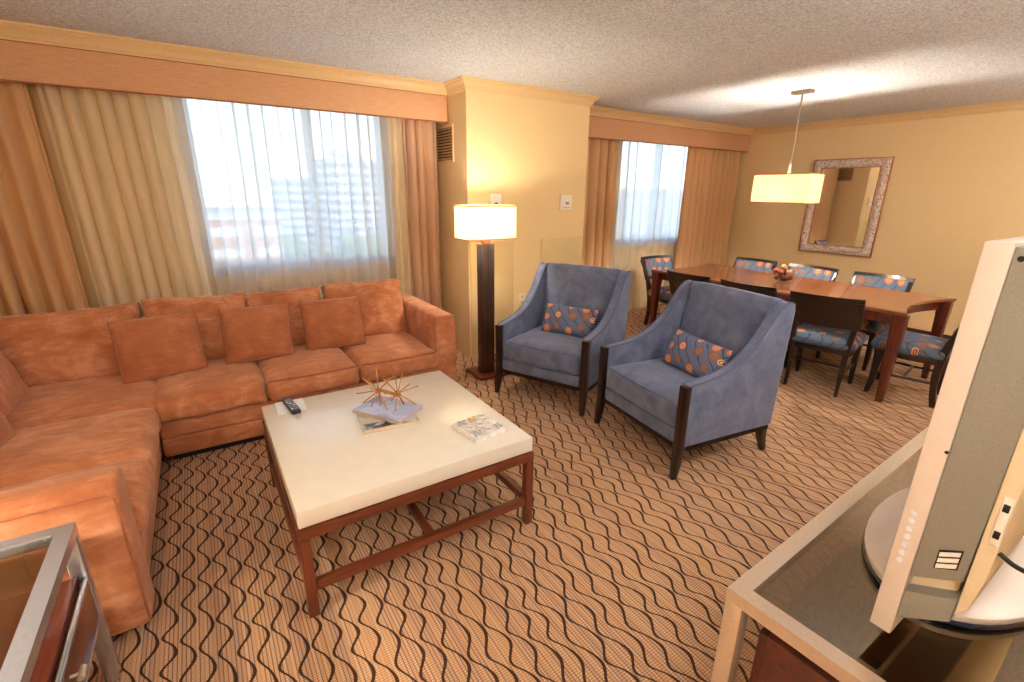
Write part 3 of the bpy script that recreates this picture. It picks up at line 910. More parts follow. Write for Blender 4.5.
# starburst sculpture
t = thing('starburst_sculpture', 'brass starburst sculpture of crossing rods standing on the blue book', 'sculpture', (.693, 2.24, ZTB + .038))
R_ = random.Random(21)
for cx_, cy_, cz_, nn in ((-.035, .02, .095, 14), (.05, -.03, .078, 14)):
    for k in range(nn):
        zz = 1 - 2 * (k + .5) / nn; an = k * 2.39996 + (0.4 if cx_ > 0 else 1.3)
        rr = math.sqrt(1 - zz * zz)
        d_ = Vector((rr * math.cos(an), rr * math.sin(an), zz))
        L_ = .112
        if d_.z < 0: L_ = min(L_, (cz_ - .004) / -d_.z)
        L2 = .02
        c0 = Vector((cx_, cy_, cz_))
        link('rod', tube([c0 - d_ * L2, c0 + d_ * L_ * .5, c0 + d_ * L_], [.0026, .0028, .0036], 6), M['brass'], t, 60)
# marble noughts and crosses board
TR = math.radians(7)
TX, TY, TZ = 1.018, 1.835, ZTB
t = thing('game_board', 'square white marble noughts and crosses board on the coffee table', 'game board', (TX, TY, TZ), TR)
link('slab', box(-.098, .098, -.104, .104, 0, .020, .004, 3), M['marble'], t)
link('feet', box(-.08, .08, -.085, .085, -.0, .002), M['tan' if 'tan' in M else 'cream'], t, 0)
for s_ in (-1, 1):
    link('groove', box(s_ * .031 - .0015, s_ * .031 + .0015, -.092, .092, .0195, .0206), M['marble_g'], t, 0)
    link('groove', box(-.088, .088, s_ * .033 - .0015, s_ * .033 + .0015, .0195, .0206), M['marble_g'], t, 0)
def nought():
    bb = bmesh.new(); R1, R2 = .019, .0075; rings = []
    for k in range(24):
        a_ = 2 * PI * k / 24
        rings.append([bb.verts.new(((R1 + R2 * math.cos(q)) * math.cos(a_), (R1 + R2 * math.cos(q)) * math.sin(a_), .0065 + .0065 * math.sin(q))) for q in [2 * PI * m_ / 8 for m_ in range(8)]])
    for k in range(24):
        for m_ in range(8):
            bb.faces.new((rings[k][m_], rings[(k + 1) % 24][m_], rings[(k + 1) % 24][(m_ + 1) % 8], rings[k][(m_ + 1) % 8]))
    return bb
def cross():
    w_ = .0062; L_ = .025
    poly = [(-w_, L_), (-w_, w_), (-L_, w_), (-L_, -w_), (-w_, -w_), (-w_, -L_), (w_, -L_), (w_, -w_), (L_, -w_), (L_, w_), (w_, w_), (w_, L_)]
    return placed(prism(poly, 0, .013, 'z', .002), (0, 0, 0), rz=PI / 4)
rows_ = ['X tan O', 'O tan X', 'X O X']
cell = [[('X', 'marble_g'), ('O', 'marble'), ('X', 'marble_g')], [('O', 'marble'), ('O', 'marble'), ('X', 'marble')], [('X', 'marble_g'), ('X', 'marble_t'), ('O', 'marble')]]
RN = ['row nearest the table front', 'middle row', 'row farthest from the table front']
CN = ['sofa corner side', 'centre', 'armchair side']
for j in range(3):
    for i in range(3):
        k, mm = cell[j][i]
        o = link('nought_piece' if k == 'O' else 'cross_piece', nought() if k == 'O' else cross(), M[mm], None, 50)
        p_ = Matrix.Rotation(TR, 4, 'Z') @ Vector(((i - 1) * .061, (j - 1) * .065, 0))
        o.location = (TX + p_.x, TY + p_.y, TZ + .0207); o.rotation_euler = (0, 0, TR + (i * .2 - .2))
        cn = {'marble': 'white', 'marble_g': 'grey', 'marble_t': 'tan'}[mm]
        tag(o, f"{cn} marble {'O-shaped' if k == 'O' else 'X-shaped'} game piece in the {RN[j]}, {CN[i]}", 'game piece', 'noughts and crosses pieces')

# ------------------------------------------------------------------ floor lamp
t = thing('floor_lamp', 'floor lamp with dark wood post and lit rectangular shade by the pillar', 'lamp', (2.055, 3.56, 0))
link('base', box(-.145, .145, -.15, .14, 0, .028, .004), M['lampbase'], t)
link('post', box(-.075, .055, -.05, .03, .028, 1.185, .003), M['lampwood'], t)
link('neck', box(-.05, .03, -.03, .01, 1.185, 1.222, .004), M['copper'], t)
link('stem', tube([(-.01, -.0, 1.22), (-.01, .0, 1.30)], .008), M['nickel'], t)
bulb = lathe([(.012, 1.30), (.02, 1.315), (.032, 1.345), (.03, 1.37), (.018, 1.388), (.003, 1.394)], 16, cx=-.01, cy=0)
link('bulb', bulb, M['diff'], t)
def shade_box(hx, hy, z0, z1, th=.003):
    bb = bmesh.new()
    for a in ((-hx, hx, -hy, -hy + th), (-hx, hx, hy - th, hy), (-hx, -hx + th, -hy + th, hy - th), (hx - th, hx, -hy + th, hy - th)):
        box(a[0], a[1], a[2], a[3], z0, z1, bm=bb)
    return bb
sh = link('lamp_shade', shift(shade_box(.23, .125, 1.225, 1.495), (.005, .015, 0)), M['shade'], t, 0)
for z in (1.226, 1.494):
    bb = bmesh.new()
    for a in ((-.231, .231, -.126, -.122), (-.231, .231, .122, .126), (-.231, -.227, -.122, .122), (.227, .231, -.122, .122)):
        box(a[0] + .005, a[1] + .005, a[2] + .015, a[3] + .015, z - .005, z + .005, bm=bb)
    link('trim', bb, M['trim_shade'], sh, 0)
link('spider', tube([(-.225, .015, 1.30), (.235, .015, 1.30)], .003, 6), M['nickel'], t)

# ------------------------------------------------------------------ armchairs (front faces local -Y)
def armchair(label, loc, rz):
    t = thing('armchair', label, 'armchair', loc, rz, 'blue velvet armchairs')
    W, D = .825, .80
    hx = W / 2; yf = -.40
    tp = spline([(yf + .02, .585), (-.26, .598), (-.12, .625), (.01, .685), (.11, .775), (.19, .875), (.25, .955), (.30, .995)], 30)
    prof = [(p_.x, p_.y) for p_ in tp] + [(.34, 1.0), (.375, .985), (.385, .95), (.355, .205)]
    prof = [(yf + .02, .205)] + prof
    for s in (-1, 1):
        x0, x1 = (hx - .074, hx) if s > 0 else (-hx, -hx + .074)
        a = link('arm', prism(prof, x0, x1, 'x', .014, 3), M['blue'], t, 40)
        for xx in (x0 + .008, x1 - .008):
            pts = [(xx, p_.x + .004, p_.y - .001) for p_ in tp] + [(xx, .34, .999), (xx, .376, .984)]
            link('piping', tube(pts, .006, 6), M['bluepipe'], a)
        # dark front post running to the floor as the front leg
        lx = s * (hx - .030)
        post = leg_bm([(lx + s * .006, yf - .012, 0, .015, .018), (lx + s * .002, yf + .0, .10, .021, .023), (lx, yf + .012, .20, .025, .026), (lx, yf + .012, .575, .026, .026), (lx, yf + .012, .583, .026, .026)])
        link('leg', post, M['espresso'], t, 40)
        lx = s * (hx - .05)
        link('leg', leg_bm([(lx + s * .004, .375, 0, .016, .017), (lx, .345, .10, .024, .023), (lx, .325, .205, .03, .028)]), M['espresso'], t, 40)
    # ribbed base rails
    r_ = bmesh.new()
    box(-hx + .07, hx - .07, yf + .012, yf + .05, .175, .205, .003, bm=r_)
    for s in (-1, 1): box(s * (hx - .03) - .022, s * (hx - .03) + .022, yf + .04, .33, .175, .205, .003, bm=r_)
    box(-hx + .08, hx - .08, .30, .335, .175, .205, .003, bm=r_)
    for k in range(56):
        x = -hx + .075 + k * (W - .15) / 55
        box(x - .003, x + .003, yf + .006, yf + .013, .178, .203, bm=r_)
    for k in range(56):
        y = yf + .05 + k * .68 / 55
        for s in (-1, 1): box(s * (hx - .006) - .003, s * (hx - .006) + .003, y - .003, y + .003, .178, .203, bm=r_)
    link('base_rail', r_, M['espresso_x'], t, 0)
    link('seat_deck', box(-hx + .071, hx - .071, yf + .004, .22, .206, .292, .012, 3), M['blue'], t)
    cu = cushion(W - .150, .65, .165, .035, 16, .022, .012, .003, 5, 41)
    c_ = link('seat_cushion', placed(cu, (0, yf + .321, .293)), M['blue'], t, 50)
    hw = (W - .150) / 2 - .012
    link('piping', tube([(-hw, yf + .30, .446), (-hw, yf + .035, .446), (-hw + .02, yf + .010, .447), (0, yf - .004, .449), (hw - .02, yf + .010, .447), (hw, yf + .035, .446), (hw, yf + .30, .446)], .005, 6), M['bluepipe'], c_)
    # backrest, tilted, between the arms
    bk_ = cushion(W - .148, .62, .13, .03, 16, .018, .006, .003, 4, 47)
    bk_.transform(Matrix.Translation((0, .205, .40)) @ Matrix.Rotation(math.radians(80), 4, 'X') @ Matrix.Translation((0, .31, -.10)))
    link('backrest', bk_, M['blue'], t, 50)
    link('back_panel', prism([(.30, .205), (.352, .205), (.378, .96), (.36, .985), (.33, .985)], -hx + .072, hx - .072, 'x', .008), M['blue'], t, 40)
    return t
import math as _m
A1 = armchair('blue velvet armchair farther away, beside the floor lamp', (2.443, 2.945, 0), math.atan2(-.70, .31))
A2 = armchair('blue velvet armchair nearer the camera, in front of the dining table', (2.592, 1.830, 0), math.atan2(-.775, -.11))
def lumbar(chair, label, seed, tilt=66, dx=0.0, roll=0.0):
    o = link('lumbar_pillow', pillow(.48, .245, .12, 18, .05, .003, seed), M['lumbar'], None, 60)
    loc = Matrix.Translation(chair.location) @ Matrix.Rotation(chair.rotation_euler.z, 4, 'Z') @ Matrix.Translation((dx + .03, .03, .588)) @ Matrix.Rotation(math.radians(tilt), 4, 'X') @ Matrix.Rotation(roll, 4, 'Z')
    o.matrix_world = loc
    tag(o, label, 'pillow', 'patterned lumbar pillows')
    link('piping', tube(rim_pts(.48, .245, .05), .004, 6, closed=True), M['bluepipe'], o)
lumbar(A1, 'blue lumbar pillow with orange medallions on the farther armchair', 4)
lumbar(A2, 'blue lumbar pillow with orange medallions on the nearer armchair', 9, roll=-.04)

# ------------------------------------------------------------------ dining table
DTX, DTY = 4.965, 2.525
dt = thing('dining_table', 'long cherry wood dining table with curved ends and tapered legs', 'table', (DTX, DTY, 0))
hw, hl, dep = .54, 1.245, .11
def outline(w_, l_, d_, n=14):
    pts = []
    for k in range(n + 1):
        u = -1 + 2 * k / n
        pts.append((u * w_, -l_ + d_ * (1 - u * u)))
    for k in range(n + 1):
        u = 1 - 2 * k / n
        pts.append((u * w_, l_ - d_ * (1 - u * u)))
    return pts
link('tabletop', prism(outline(hw, hl, dep), .728, .755, 'z', .005), M['tablewood'], dt, 30)
ap = bmesh.new()
for s in (-1, 1):
    box(s * (hw - .07) - .011, s * (hw - .07) + .011, -hl + .10, hl - .10, .645, .728, .002, bm=ap)
    o_in = [(u * (hw - .08), s * (hl - .075 - .085 * (1 - u * u))) for u in [-1 + 2 * k / 12 for k in range(13)]]
    o_out = [(x_, y_ - s * .022) for x_, y_ in o_in]
    merge(ap, prism(o_in + o_out[::-1], .645, .728, 'z'))
link('apron', ap, M['tableleg'], dt, 30)
for sx in (-1, 1):
    for sy in (-1, 1):
        x_, y_ = sx * (hw - .052), sy * (hl - .05)
        link('leg', leg_bm([(x_ + sx * .0, y_ + sy * .0, 0, .022, .022), (x_, y_, .60, .042, .042), (x_, y_, .61, .044, .044), (x_, y_, .728, .044, .044)]), M['tableleg'], dt, 40)

# ------------------------------------------------------------------ dining chairs (front faces local -Y)
def dining_chair():
    t = thing('dining_chair', 'x', 'chair', (0, 0, 0), 0, 'dining chairs around the table')
    seat = cushion(.50, .48, .09, .04, 14, .03, .012, .002, 5, 61)
    for v in seat.verts:
        k = 1 - .07 * (v.co.y / .24) - .05 * max(0, -v.co.y / .24) ** 4; v.co.x *= k
    link('seat', placed(seat, (0, -.015, .385)), M['seatfab'], t, 60)
    fr_ = bmesh.new()
    box(-.215, .215, -.225, -.197, .345, .388, .004, bm=fr_); box(-.205, .205, .165, .193, .345, .388, .004, bm=fr_)
    for s in (-1, 1): box(s * .212 - .012, s * .212 + .012, -.21, .18, .345, .388, .004, bm=fr_)
    link('seat_frame', fr_, M['espresso_x'], t, 40)
    for s in (-1, 1):
        link('leg', leg_bm([(s * .212, -.215, 0, .014, .017), (s * .212, -.196, .12, .019, .022), (s * .212, -.190, .28, .023, .027), (s * .212, -.195, .386, .025, .030)]), M['espresso'], t, 40)
        st = spline([(.225, 0), (.20, .13), (.19, .28), (.20, .42), (.225, .56), (.275, .70), (.335, .815)], 22)
        hxs = [.012 + .008 * min(1, k / 8) for k in range(23)]
        link('leg', leg_bm([(s * (.192 + .045 * max(0, (p_.y - .3) / .52)), p_.x, p_.y, hxs[k], .026 if .2 < p_.y < .55 else .021) for k, p_ in enumerate(st)], .003), M['espresso'], t, 40)
    # curved crest panel with upholstered inner face
    def crest(z0, z1, y0, y1, th, w_, n=12, dish=.055):
        bb = bmesh.new(); fr0 = []
        for k in range(n + 1):
            u = -1 + 2 * k / n; bow = dish * (1 - u * u)
            fr0.append([(u * w_, y0 + bow - th / 2, z0), (u * w_, y1 + bow - th / 2, z1 ), (u * w_, y1 + bow + th / 2, z1), (u * w_, y0 + bow + th / 2, z0)])
        return loft(fr0, bb)
    link('backrest', crest(.585, .85, .228, .338, .022, .258), M['espresso_x'], t, 40)
    link('back_pad', crest(.625, .82, .224, .306, .016, .225), M['padfab'], t, 40)
    h_ = bmesh.new()
    for s in (-1, 1):
        tube([(s * .212, -.195, .19), (s * .203, .0, .19), (s * .194, .195, .19)], .011, 8, bm=h_)
    tube([(-.21, 0, .19), (.21, 0, .19)], .011, 8, bm=h_)
    link('stretcher', h_, M['espresso_x'], t, 40)
    return t
ch = dining_chair()
ch.location = (4.45, 1.80, 0); ch.rotation_euler = (0, 0, math.radians(90 + 12)); ch['label'] = 'dining chair with its medallion seat in full view beside the nearer blue armchair'
dup(ch, 'dining chair on the armchair side of the table, middle of that long side', (4.40, 2.37, 0), math.radians(91))
dup(ch, 'dining chair on the armchair side of the table, closest to the dining window', (4.40, 2.99, 0), math.radians(88))
dup(ch, 'dining chair along the mirror wall, blue back nearest the dining window corner', (5.40, 3.27, 0), math.radians(-90))
dup(ch, 'dining chair along the mirror wall, back showing right behind the glass bowl', (5.40, 2.60, 0), math.radians(-90))
dup(ch, 'dining chair along the mirror wall, blue back closest to the television', (5.40, 1.93, 0), math.radians(-90))
dup(ch, 'dining chair at the window end of the table, turned toward the room', (4.83, 3.74, 0), math.radians(-3))
dup(ch, 'dining chair at the table end close to the television, medallion seat partly hidden', (4.86, 1.30, 0), math.radians(180 + 9))

# glass bowl with balls
bowl_o = thing('glass_bowl', 'clear glass bowl of rattan balls on the dining table', 'bowl', (4.92, 2.50, .7552))
prof = [(.04, 0), (.055, .004), (.088, .03), (.112, .07), (.128, .112), (.123, .114), (.107, .073), (.084, .035), (.05, .011), (.001, .008)]
link('bowl_wall', lathe(prof, 32), M['bowl'], bowl_o, 60)
link('rim', tube([(.1255 * math.cos(2 * PI * k / 32), .1255 * math.sin(2 * PI * k / 32), .113) for k in range(32)], .004, 6, closed=True), M['bowl'], bowl_o)
def ball(r, seed):
    bb = bmesh.new(); bmesh.ops.create_icosphere(bb, subdivisions=3, radius=r)
    for v in bb.verts:
        n_ = v.co.normalized(); k = abs(math.sin(9 * n_.x + 4 * n_.y + seed)) * abs(math.sin(8 * n_.z - 5 * n_.y + seed))
        v.co = n_ * (r - .004 + .004 * k)
    return bb
BL = [(0, 0, .043, 'r'), (.056, .008, .054, 't'), (-.04, .042, .055, 'r'), (-.036, -.047, .055, 'b'), (.026, -.055, .057, 'r'), (.02, .06, .057, 'b'),
      (.024, -.007, .103, 'r'), (-.036, .010, .104, 'r'), (.062, .043, .108, 'b'), (-.017, -.064, .112, 't'), (-.026, .066, .112, 'r'), (.066, -.038, .110, 'r'), (0, .01, .155, 't')]
for k, (x_, y_, z_, c_) in enumerate(BL):
    o = link('rattan_ball', ball(.031, k), M['ball_' + c_], None, 60); o.location = (4.92 + x_, 2.50 + y_, .7552 + z_)
    cn = {'r': 'dark red', 't': 'pale tan', 'b': 'brown'}[c_]
    lab = 'pale tan rattan ball topmost in the glass bowl' if k == len(BL) - 1 else f'{cn} rattan ball heaped in the glass bowl on the dining table'
    tag(o, lab, 'ball', f'{cn} balls in the glass bowl')

# ------------------------------------------------------------------ pendant
PX, PY = 4.885, 2.605
t = thing('pendant_lamp', 'rectangular lit pendant lamp hanging over the dining table', 'lamp', (PX, PY, 1.535))
link('canopy', box(-.05, .05, -.085, .085, .965, .995, .005), M['rod'], t)
link('rod', tube([(0, 0, .17), (0, 0, .967)], .0075, 10), M['rod'], t)
link('coupler', tube([(0, 0, .255), (0, 0, .36)], .012, 10), M['nickel'], t)
sh = link('lamp_shade', shade_box(.135, .265, 0, .262), M['shade2'], t, 0)
for z in (.001, .261):
    bb = bmesh.new()
    for a in ((-.136, .136, -.266, -.262), (-.136, .136, .262, .266), (-.136, -.132, -.262, .262), (.132, .136, -.262, .262)):
        box(a[0], a[1], a[2], a[3], z - .005, z + .005, bm=bb)
    link('trim', bb, M['trim_shade'], sh, 0)
link('spider', tube([(-.133, 0, .20), (.133, 0, .20)], .004, 6), M['nickel'], t)
link('socket', tube([(0, 0, .10), (0, 0, .18)], .014, 10), M['nickel'], t)
link('bulb', lathe([(.012, .10), (.022, .085), (.034, .06), (.032, .04), (.018, .022), (.003, .016)][::-1], 16), M['diff'], t)

# ------------------------------------------------------------------ end table (bottom-left)
et = thing('end_table', 'side table with steel frame, glass top and wood drawer beside sofa arm', 'table', (-.453, 1.754, 0))
EW, EL, EZ = .72, .62, .62
fr_ = bmesh.new(); t_ = .045
def frame_top(bb, x0, x1, y0, y1, z1, t_, h_):
    """mitred flat frame"""
    o4 = [(x0, y0), (x1, y0), (x1, y1), (x0, y1)]; i4 = [(x0 + t_, y0 + t_), (x1 - t_, y0 + t_), (x1 - t_, y1 - t_), (x0 + t_, y1 - t_)]
    for k in range(4):
        a, c = o4[k], o4[(k + 1) % 4]; d_, e_ = i4[(k + 1) % 4], i4[k]
        q = prism([a, c, d_, e_], z1 - h_, z1, 'z')
        merge(bb, q)
    return bb
link('top_frame', frame_top(fr_, -EW, 0, -EL, 0, EZ, .042, .035), M['steel'], et, 30)
for x_ in (-EW, -.04):
    for y_ in (-EL, -.04):
        link('leg', box(x_, x_ + .04, y_, y_ + .04, 0, EZ - .035, .003), M['steel'], et)
link('glass_top', box(-EW + .04, -.04, -EL + .04, -.04, EZ - .014, EZ - .004), M['tabletop_glass'], et, 0)
cb = link('drawer_box', box(-EW + .045, -.022, -EL + .042, -.042, .26, .455, .003), M['redwood_y'], et)
d_ = link('drawer', box(-.022, -.002, -EL + .05, -.05, .285, .435, .003), M['redwood_y'], et)
tr_ = bmesh.new()
for z in (.283, .437): box(-.012, .001, -EL + .046, -.046, z - .005, z + .005, .002, bm=tr_)
link('drawer_trim', tr_, M['steel'], d_)
kb = tube([(-.002, -.375, .39), (.02, -.375, .39), (.024, -.375, .39)], [.005, .005, .008], 10)
tube([(.022, -.395, .39), (.022, -.355, .39)], .008, 10, bm=kb)
link('drawer_knob', kb, M['nickel'], d_)

# unseen table lamp inferred from the warm sofa arm, also added for brightness
t = thing('table_lamp', 'table lamp with drum shade standing on the glass side table', 'lamp', (-1.0, 1.30, EZ - .0035))
link('base', lathe([(.09, 0), (.09, .015), (.03, .03), (.022, .06), (.05, .14), (.06, .20), (.03, .28), (.015, .31), (.012, .40)], 24), M['lampwood'], t)
link('lamp_shade', lathe([(.20, .38), (.17, .62), (.168, .62), (.198, .38)], 32), M['shade'], t, 60) if False else None
bb = bmesh.new(); seg = 32
ra = [[bb.verts.new((r_ * math.cos(2 * PI * k / seg), r_ * math.sin(2 * PI * k / seg), z_)) for k in range(seg)] for r_, z_ in ((.20, .36), (.165, .60))]
for k in range(seg): bb.faces.new((ra[0][k], ra[0][(k + 1) % seg], ra[1][(k + 1) % seg], ra[1][k]))
link('lamp_shade', bb, M['shade'], t, 60)
link('bulb', lathe([(.012, .40), (.02, .415), (.032, .445), (.03, .47), (.018, .488), (.003, .494)], 16), M['diff'], t)

# ------------------------------------------------------------------ media console (bottom-right)
CR = math.radians(2.2)
mc = thing('media_console', 'low console with steel frame, glass top and dark wood drawers', 'cabinet', (.885, .447, 0), CR)
CL, CD, CZ = 1.75, .62, .75
fr_ = bmesh.new()
link('top_frame', frame_top(fr_, 0, CL, -CD, 0, CZ, .038, .032), M['nickel'], mc, 30)
for x_ in (0, CL - .04):
    for y_ in (-CD, -.04):
        link('leg', box(x_, x_ + .04, y_, y_ + .04, 0, CZ - .032, .003), M['nickel'], mc)
link('glass_top', box(.036, CL - .036, -CD + .036, -.036, CZ - .013, CZ - .003), M['smoke_glass'], mc, 0)
link('carcass', box(.045, CL - .045, -CD + .03, -.085, .12, .655, .004), M['redwood'], mc)
for k in range(3):
    x0 = .055 + k * .547; x1 = x0 + .54
    for z0, z1 in ((.14, .385), (.395, .645)):
        d_ = link('drawer', box(x0, x1, -.085, -.062, z0, z1, .003), M['redwood'], mc)
        link('drawer_knob', tube([((x0 + x1) / 2, -.062, (z0 + z1) / 2), ((x0 + x1) / 2, -.04, (z0 + z1) / 2), ((x0 + x1) / 2, -.035, (z0 + z1) / 2)], [.006, .006, .011], 10), M['nickel'], d_)

# ------------------------------------------------------------------ television
TVX = 1.0
tv = thing('tv', 'silver flat television seen edge-on, standing on the glass console', 'television', (1.53, .20, CZ - .0025))
zb = CZ - .003
def tb(x0, x1, y0, y1, z0, z1, bev=.003, seg=2, bm=None): return box(x0 - 1.53, x1 - 1.53, y0 - .20, y1 - .20, z0 - zb, z1 - zb, bev, seg, bm)
bz = bmesh.new()
T0, T1, TZ0, TZ1 = TVX, 2.06, .794, 1.537
YF, YR = .220, .186
tb(T0, T0 + .03, YR, YF, TZ0, TZ1, .002, bm=bz); tb(T1 - .03, T1, YR, YF, TZ0, TZ1, .002, bm=bz)
tb(T0 + .03, T1 - .03, YR, YF, TZ1 - .03, TZ1, .002, bm=bz); tb(T0 + .03, T1 - .03, YR, YF, TZ0, TZ0 + .12, .002, bm=bz)
bez = link('bezel', bz, M['tv'], tv)
link('screen', tb(T0 + .03, T1 - .03, YR + .004, YF - .012, TZ0 + .12, TZ1 - .03, 0), M['screen'], tv, 0)
def tprism(poly, x0, x1, bev):
    q = prism(poly, x0, x1, 'x', bev)
    bmesh.ops.translate(q, verts=q.verts[:], vec=(-1.53, -.20, -zb)); return q
hous = link('housing', tprism([(YR, .931), (.119, .971), (.114, 1.50), (.120, 1.528), (YR, 1.532)], T0 + .004, T1 - .004, .003), M['tvgrey'], tv, 30)
link('speaker_housing', tprism([(YR, .833), (.118, .884), (.117, .936), (YR, .898)], T0 + .004, T1 - .004, .004), M['tvgrey'], tv, 30)
link('recess', tprism([(YR, .88), (.125, .915), (.125, .985), (YR, .95)], T0 + .035, T1 - .035, 0), M['tvbeige'], tv, 0)
link('back_cover', tprism([(.117, .90), (.117, 1.515), (.100, 1.50), (.092, 1.40), (.094, 1.0), (.102, .925)], T0 + .005, T1 - .005, .004), M['tvbeige'], tv, 30)
for k in range(7):
    z = .957 + k * .0172
    link('button', tube([(T0 - 1.53 + .001, .004, z - zb), (T0 - 1.53 - .003, .004, z - zb)], .0048, 10), M['paper'], bez)
link('port_frame', tprism([(.159, .972), (.159, 1.011), (.130, 1.029), (.130, .989)], T0 + .0025, T0 + .0048, 0), M['tvdark'], hous, 0)
for k in range(3):
    link('port', tprism([(.157, .975 + k * .0122), (.157, .9835 + k * .0122), (.132, 1.0 + k * .0122), (.132, .9915 + k * .0122)], T0 + .001, T0 + .0042, 0), M['white'], hous, 0)
for z in (1.19,): link('screw', tube([(T0 - 1.53 + .002, .188 - .20, z - zb), (T0 - 1.53 - .0005, .188 - .20, z - zb)], .003, 8), M['tvdark'], bez)
link('screw', tube([(T0 - 1.53 + .006, .176 - .20, 1.515 - zb), (T0 - 1.53 + .002, .176 - .20, 1.515 - zb)], .0045, 8), M['tvdark'], hous)
# side connector bay in the back cover
link('connector_bay', tb(T0 + .002, T0 + .008, .096, .108, 1.062, 1.150, .001), M['white'], tv)
for z in (1.075, 1.125): link('connector', tb(T0 + .0005, T0 + .006, .098, .106, z, z + .014, .001), M['tvdark'], tv)
# oval stand
def oval(a_, b_, z0, z1, n=48):
    return prism([(a_ * math.cos(2 * PI * k / n), b_ * math.sin(2 * PI * k / n)) for k in range(n)], z0, z1, 'z', .004, 2)
link('stand_disc', oval(.362, .182, .012, .028), M['tv'], tv, 30)
link('stand_rim', oval(.364, .184, 0.0, .0135), M['rim'], tv, 30)
link('neck', box(-.12, .12, -.075, -.02, .026, .24, .012, 3), M['tvdark'], tv)
o = link('power_cable', tube([p_ for p_ in spline([(1.006, .092, 1.052), (1.01, .07, 1.040), (1.03, .04, 1.03), (1.08, .0, 1.01), (1.2, -.05, .95), (1.35, -.08, .86), (1.42, -.09, .757)], 30)], .004, 8), M['cable'], None, 60)
tag(o, 'thin black cable plugged into the television side', 'cable')

# ------------------------------------------------------------------ city outside (many floors below)
ZG = -24.0
b = box(-500, 600, YW + 6, 900, ZG - 1, ZG)
M['ground_out'] = plain('city_ground', (196, 190, 176), 0.9, var=0.12, scale=0.08)
o = struct('ground_outside', b, M['ground_out'], smooth=0)
M['fac1'] = facade_mat('high_rise_facade', (206, 204, 206), (110, 124, 146), 3.0, 3.4, .8, .5)
M['fac2'] = facade_mat('brick_facade', (206, 150, 122), (236, 232, 226), 60, 4.2, .96, .42)
M['fac3'] = facade_mat('pale_facade', (222, 216, 206), (150, 156, 164), 5, 4.0, .6, .45)
M['roofs'] = plain('pale_roof', (226, 222, 214), 0.9)
M['leaf'] = plain('tree_leaf', (104, 132, 76), 0.9, var=0.25, scale=1.4)
M['bark'] = plain('tree_bark', (96, 74, 56), 0.9)
def building(label, cx_, cy_, w_, d_, zt, m_, rz=0.0, steps=()):
    t = thing('office_building', label, 'building', (cx_, cy_, ZG), rz)
    link('facade', box(-w_ / 2, w_ / 2, -d_ / 2, d_ / 2, 0, zt - ZG), m_, t, 0)
    link('roof', box(-w_ / 2 - .3, w_ / 2 + .3, -d_ / 2 - .3, d_ / 2 + .3, zt - ZG, zt - ZG + .8), M['roofs'], t, 0)
    for (a0, a1, h_) in steps:
        link('penthouse', box(a0, a1, -d_ / 4, d_ / 4, zt - ZG + .8, zt - ZG + .8 + h_), m_, t, 0)
    return t
building('tall grey high-rise with window bands seen through the sheer curtain', 57, 205, 24, 18, 13.0, M['fac1'], .12, ((-9, -3, 3.0),))
building('grey high-rise wing behind the window mullion', 39, 228, 18, 18, 6.0, M['fac1'], .05)
building('low brick building with white window bands beyond the sheers', 1.5, 118, 26, 16, -4.0, M['fac2'], .03)
building('pale low block far off near the horizon', -30, 260, 50, 18, -4.0, M['fac3'], -.03)
building('pale slab building outside the dining window', 168, 150, 40, 20, 3.0, M['fac3'], .4)
def tree(cx_, cy_, h_, r_, seed, label):
    t = thing('tree', label, 'tree', (cx_, cy_, ZG), 0, 'trees in the street outside')
    bb = bmesh.new(); R_ = random.Random(seed)
    for k in range(16):
        s_ = bmesh.new(); bmesh.ops.create_icosphere(s_, subdivisions=2, radius=r_ * R_.uniform(.3, .5))
        for v in s_.verts: v.co *= 1 + .25 * noise.noise(v.co * 1.7 + Vector((k, seed, 0)))
        a_ = R_.uniform(0, 2 * PI); rr = r_ * .65 * math.sqrt(R_.random())
        merge(bb, s_, Matrix.Translation((rr * math.cos(a_), rr * math.sin(a_), h_ - r_ * R_.uniform(.2, 1.1))))
    link('crown', bb, M['leaf'], t, 60)
    link('trunk', tube([(0, 0, 0), (.15, 0, h_ * .3), (0, .1, h_ * .65)], [.35, .28, .2], 8), M['bark'], t)
for k, (x_, y_, h_, r_) in enumerate(((15, 84, 9, 4.6), (23, 95, 10, 5), (33, 102, 11, 5.4), (42, 116, 10, 5.5), (28, 118, 11, 6), (22, 140, 13, 6.5), (40, 140, 14, 7), (56, 148, 13, 7), (26, 82, 9, 4.2), (-18, 110, 8, 5))):
    tree(x_, y_, h_, r_, k + 3, 'green leafy street tree seen faintly through the sheer curtain')

# ------------------------------------------------------------------ lights
w = bpy.data.worlds.new('world'); bpy.context.scene.world = w
w.use_nodes = True; nt = w.node_tree
bg = nt.nodes['Background']
sky = nt.nodes.new('ShaderNodeTexSky'); sky.sky_type = 'NISHITA'
sky.sun_disc = False; sky.sun_elevation = math.radians(48); sky.sun_rotation = math.radians(200)
sky.air_density = 1.0; sky.dust_density = 0.4; sky.ozone_density = 1.5
nt.links.new(sky.outputs[0], bg.inputs[0]); bg.inputs[1].default_value = 0.25

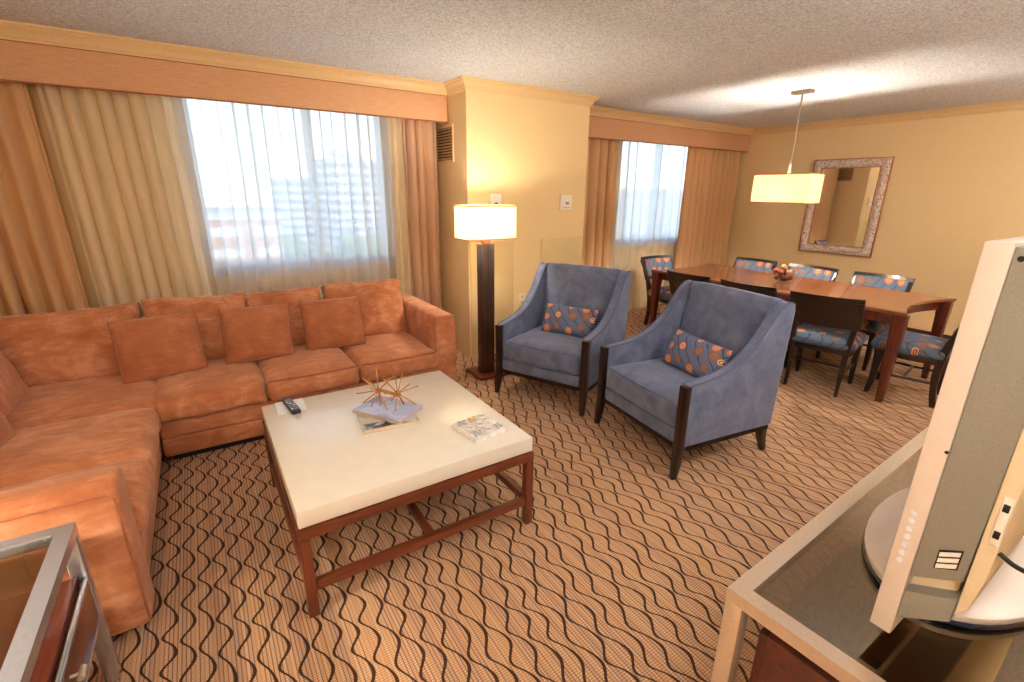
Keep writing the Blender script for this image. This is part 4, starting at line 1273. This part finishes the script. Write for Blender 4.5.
def light(name, kind, loc, energy, color, size=.05, rot=None, **kw):
    d_ = bpy.data.lights.new(name, kind); d_.energy = energy; d_.color = color
    if kind == 'POINT': d_.shadow_soft_size = size
    if kind == 'SUN': d_.angle = math.radians(1)
    o_ = bpy.data.objects.new(name, d_); COL.objects.link(o_); o_.location = loc
    if rot: o_.rotation_euler = rot
    for k, v in kw.items(): setattr(d_, k, v)
    return o_
WARM = (1.0, .89, .73)
light('sunlight', 'SUN', (0, -30, 60), 1.6, (1, .95, .87), rot=(math.radians(42), 0, math.radians(-20)))
light('floor_lamp_light', 'POINT', (2.045, 3.56, 1.42), 14, WARM, .035)
light('pendant_light', 'POINT', (PX, PY, 1.62), 78, WARM, .04)
light('table_lamp_light', 'POINT', (-1.0, 1.30, 1.10), 55, WARM, .04)
# unseen globe lights added as fill behind the camera, over console and dining end
def globe(label, x_, y_, e_, drop=.34, r_=.11):
    t = thing('fill_globe', label, 'lamp', (x_, y_, ZC), 0, 'added globe fill lights')
    link('canopy', lathe([(.06, -.022), (.065, -.016), (.065, -.0008)], 24), M['nickel'], t)
    link('stem', tube([(0, 0, -drop + r_ - .005), (0, 0, -.02)], .008, 8), M['nickel'], t)
    gm = bmesh.new(); bmesh.ops.create_icosphere(gm, subdivisions=3, radius=r_)
    bmesh.ops.translate(gm, verts=gm.verts[:], vec=(0, 0, -drop))
    o_ = link('glass_globe', gm, M['white_glow'], t, 60)
    light('fill_globe_lamp', 'POINT', (x_, y_, ZC - drop), e_, (1.0, .98, .95), r_ + .012)
M['white_glow'] = emitter('fill_globe_glow', (255, 236, 206), 3.0)
globe('added glass globe fill light in the entry behind the camera', -.35, -.65, 120)
globe('added glass globe fill light over the console, outside the picture', 2.4, -.02, 135)
globe('added glass globe fill light at the dining end, outside the picture', 5.5, .05, 120)

def portal(x0, x1):
    d_ = bpy.data.lights.new('window_portal', 'AREA'); d_.shape = 'RECTANGLE'; d_.size = x1 - x0; d_.size_y = WZ1 - WZ0
    d_.cycles.is_portal = True
    o_ = bpy.data.objects.new('window_portal', d_); COL.objects.link(o_)
    o_.location = ((x0 + x1) / 2, YW + .16, (WZ0 + WZ1) / 2); o_.rotation_euler = (math.radians(-90), 0, 0)
portal(WX0, WX1); portal(DX0, DX1)

sc = bpy.context.scene
sc.view_settings.view_transform = 'Standard'; sc.view_settings.look = 'None'
sc.view_settings.gamma = 1.0; sc.view_settings.use_curve_mapping = False
sc.view_settings.exposure = 1.42
sc.cycles.use_denoising = True
sc.cycles.max_bounces = 10; sc.cycles.diffuse_bounces = 6; sc.cycles.transparent_max_bounces = 24
sc.cycles.sample_clamp_indirect = 6.0
sc.cycles.caustics_reflective = False; sc.cycles.caustics_refractive = False
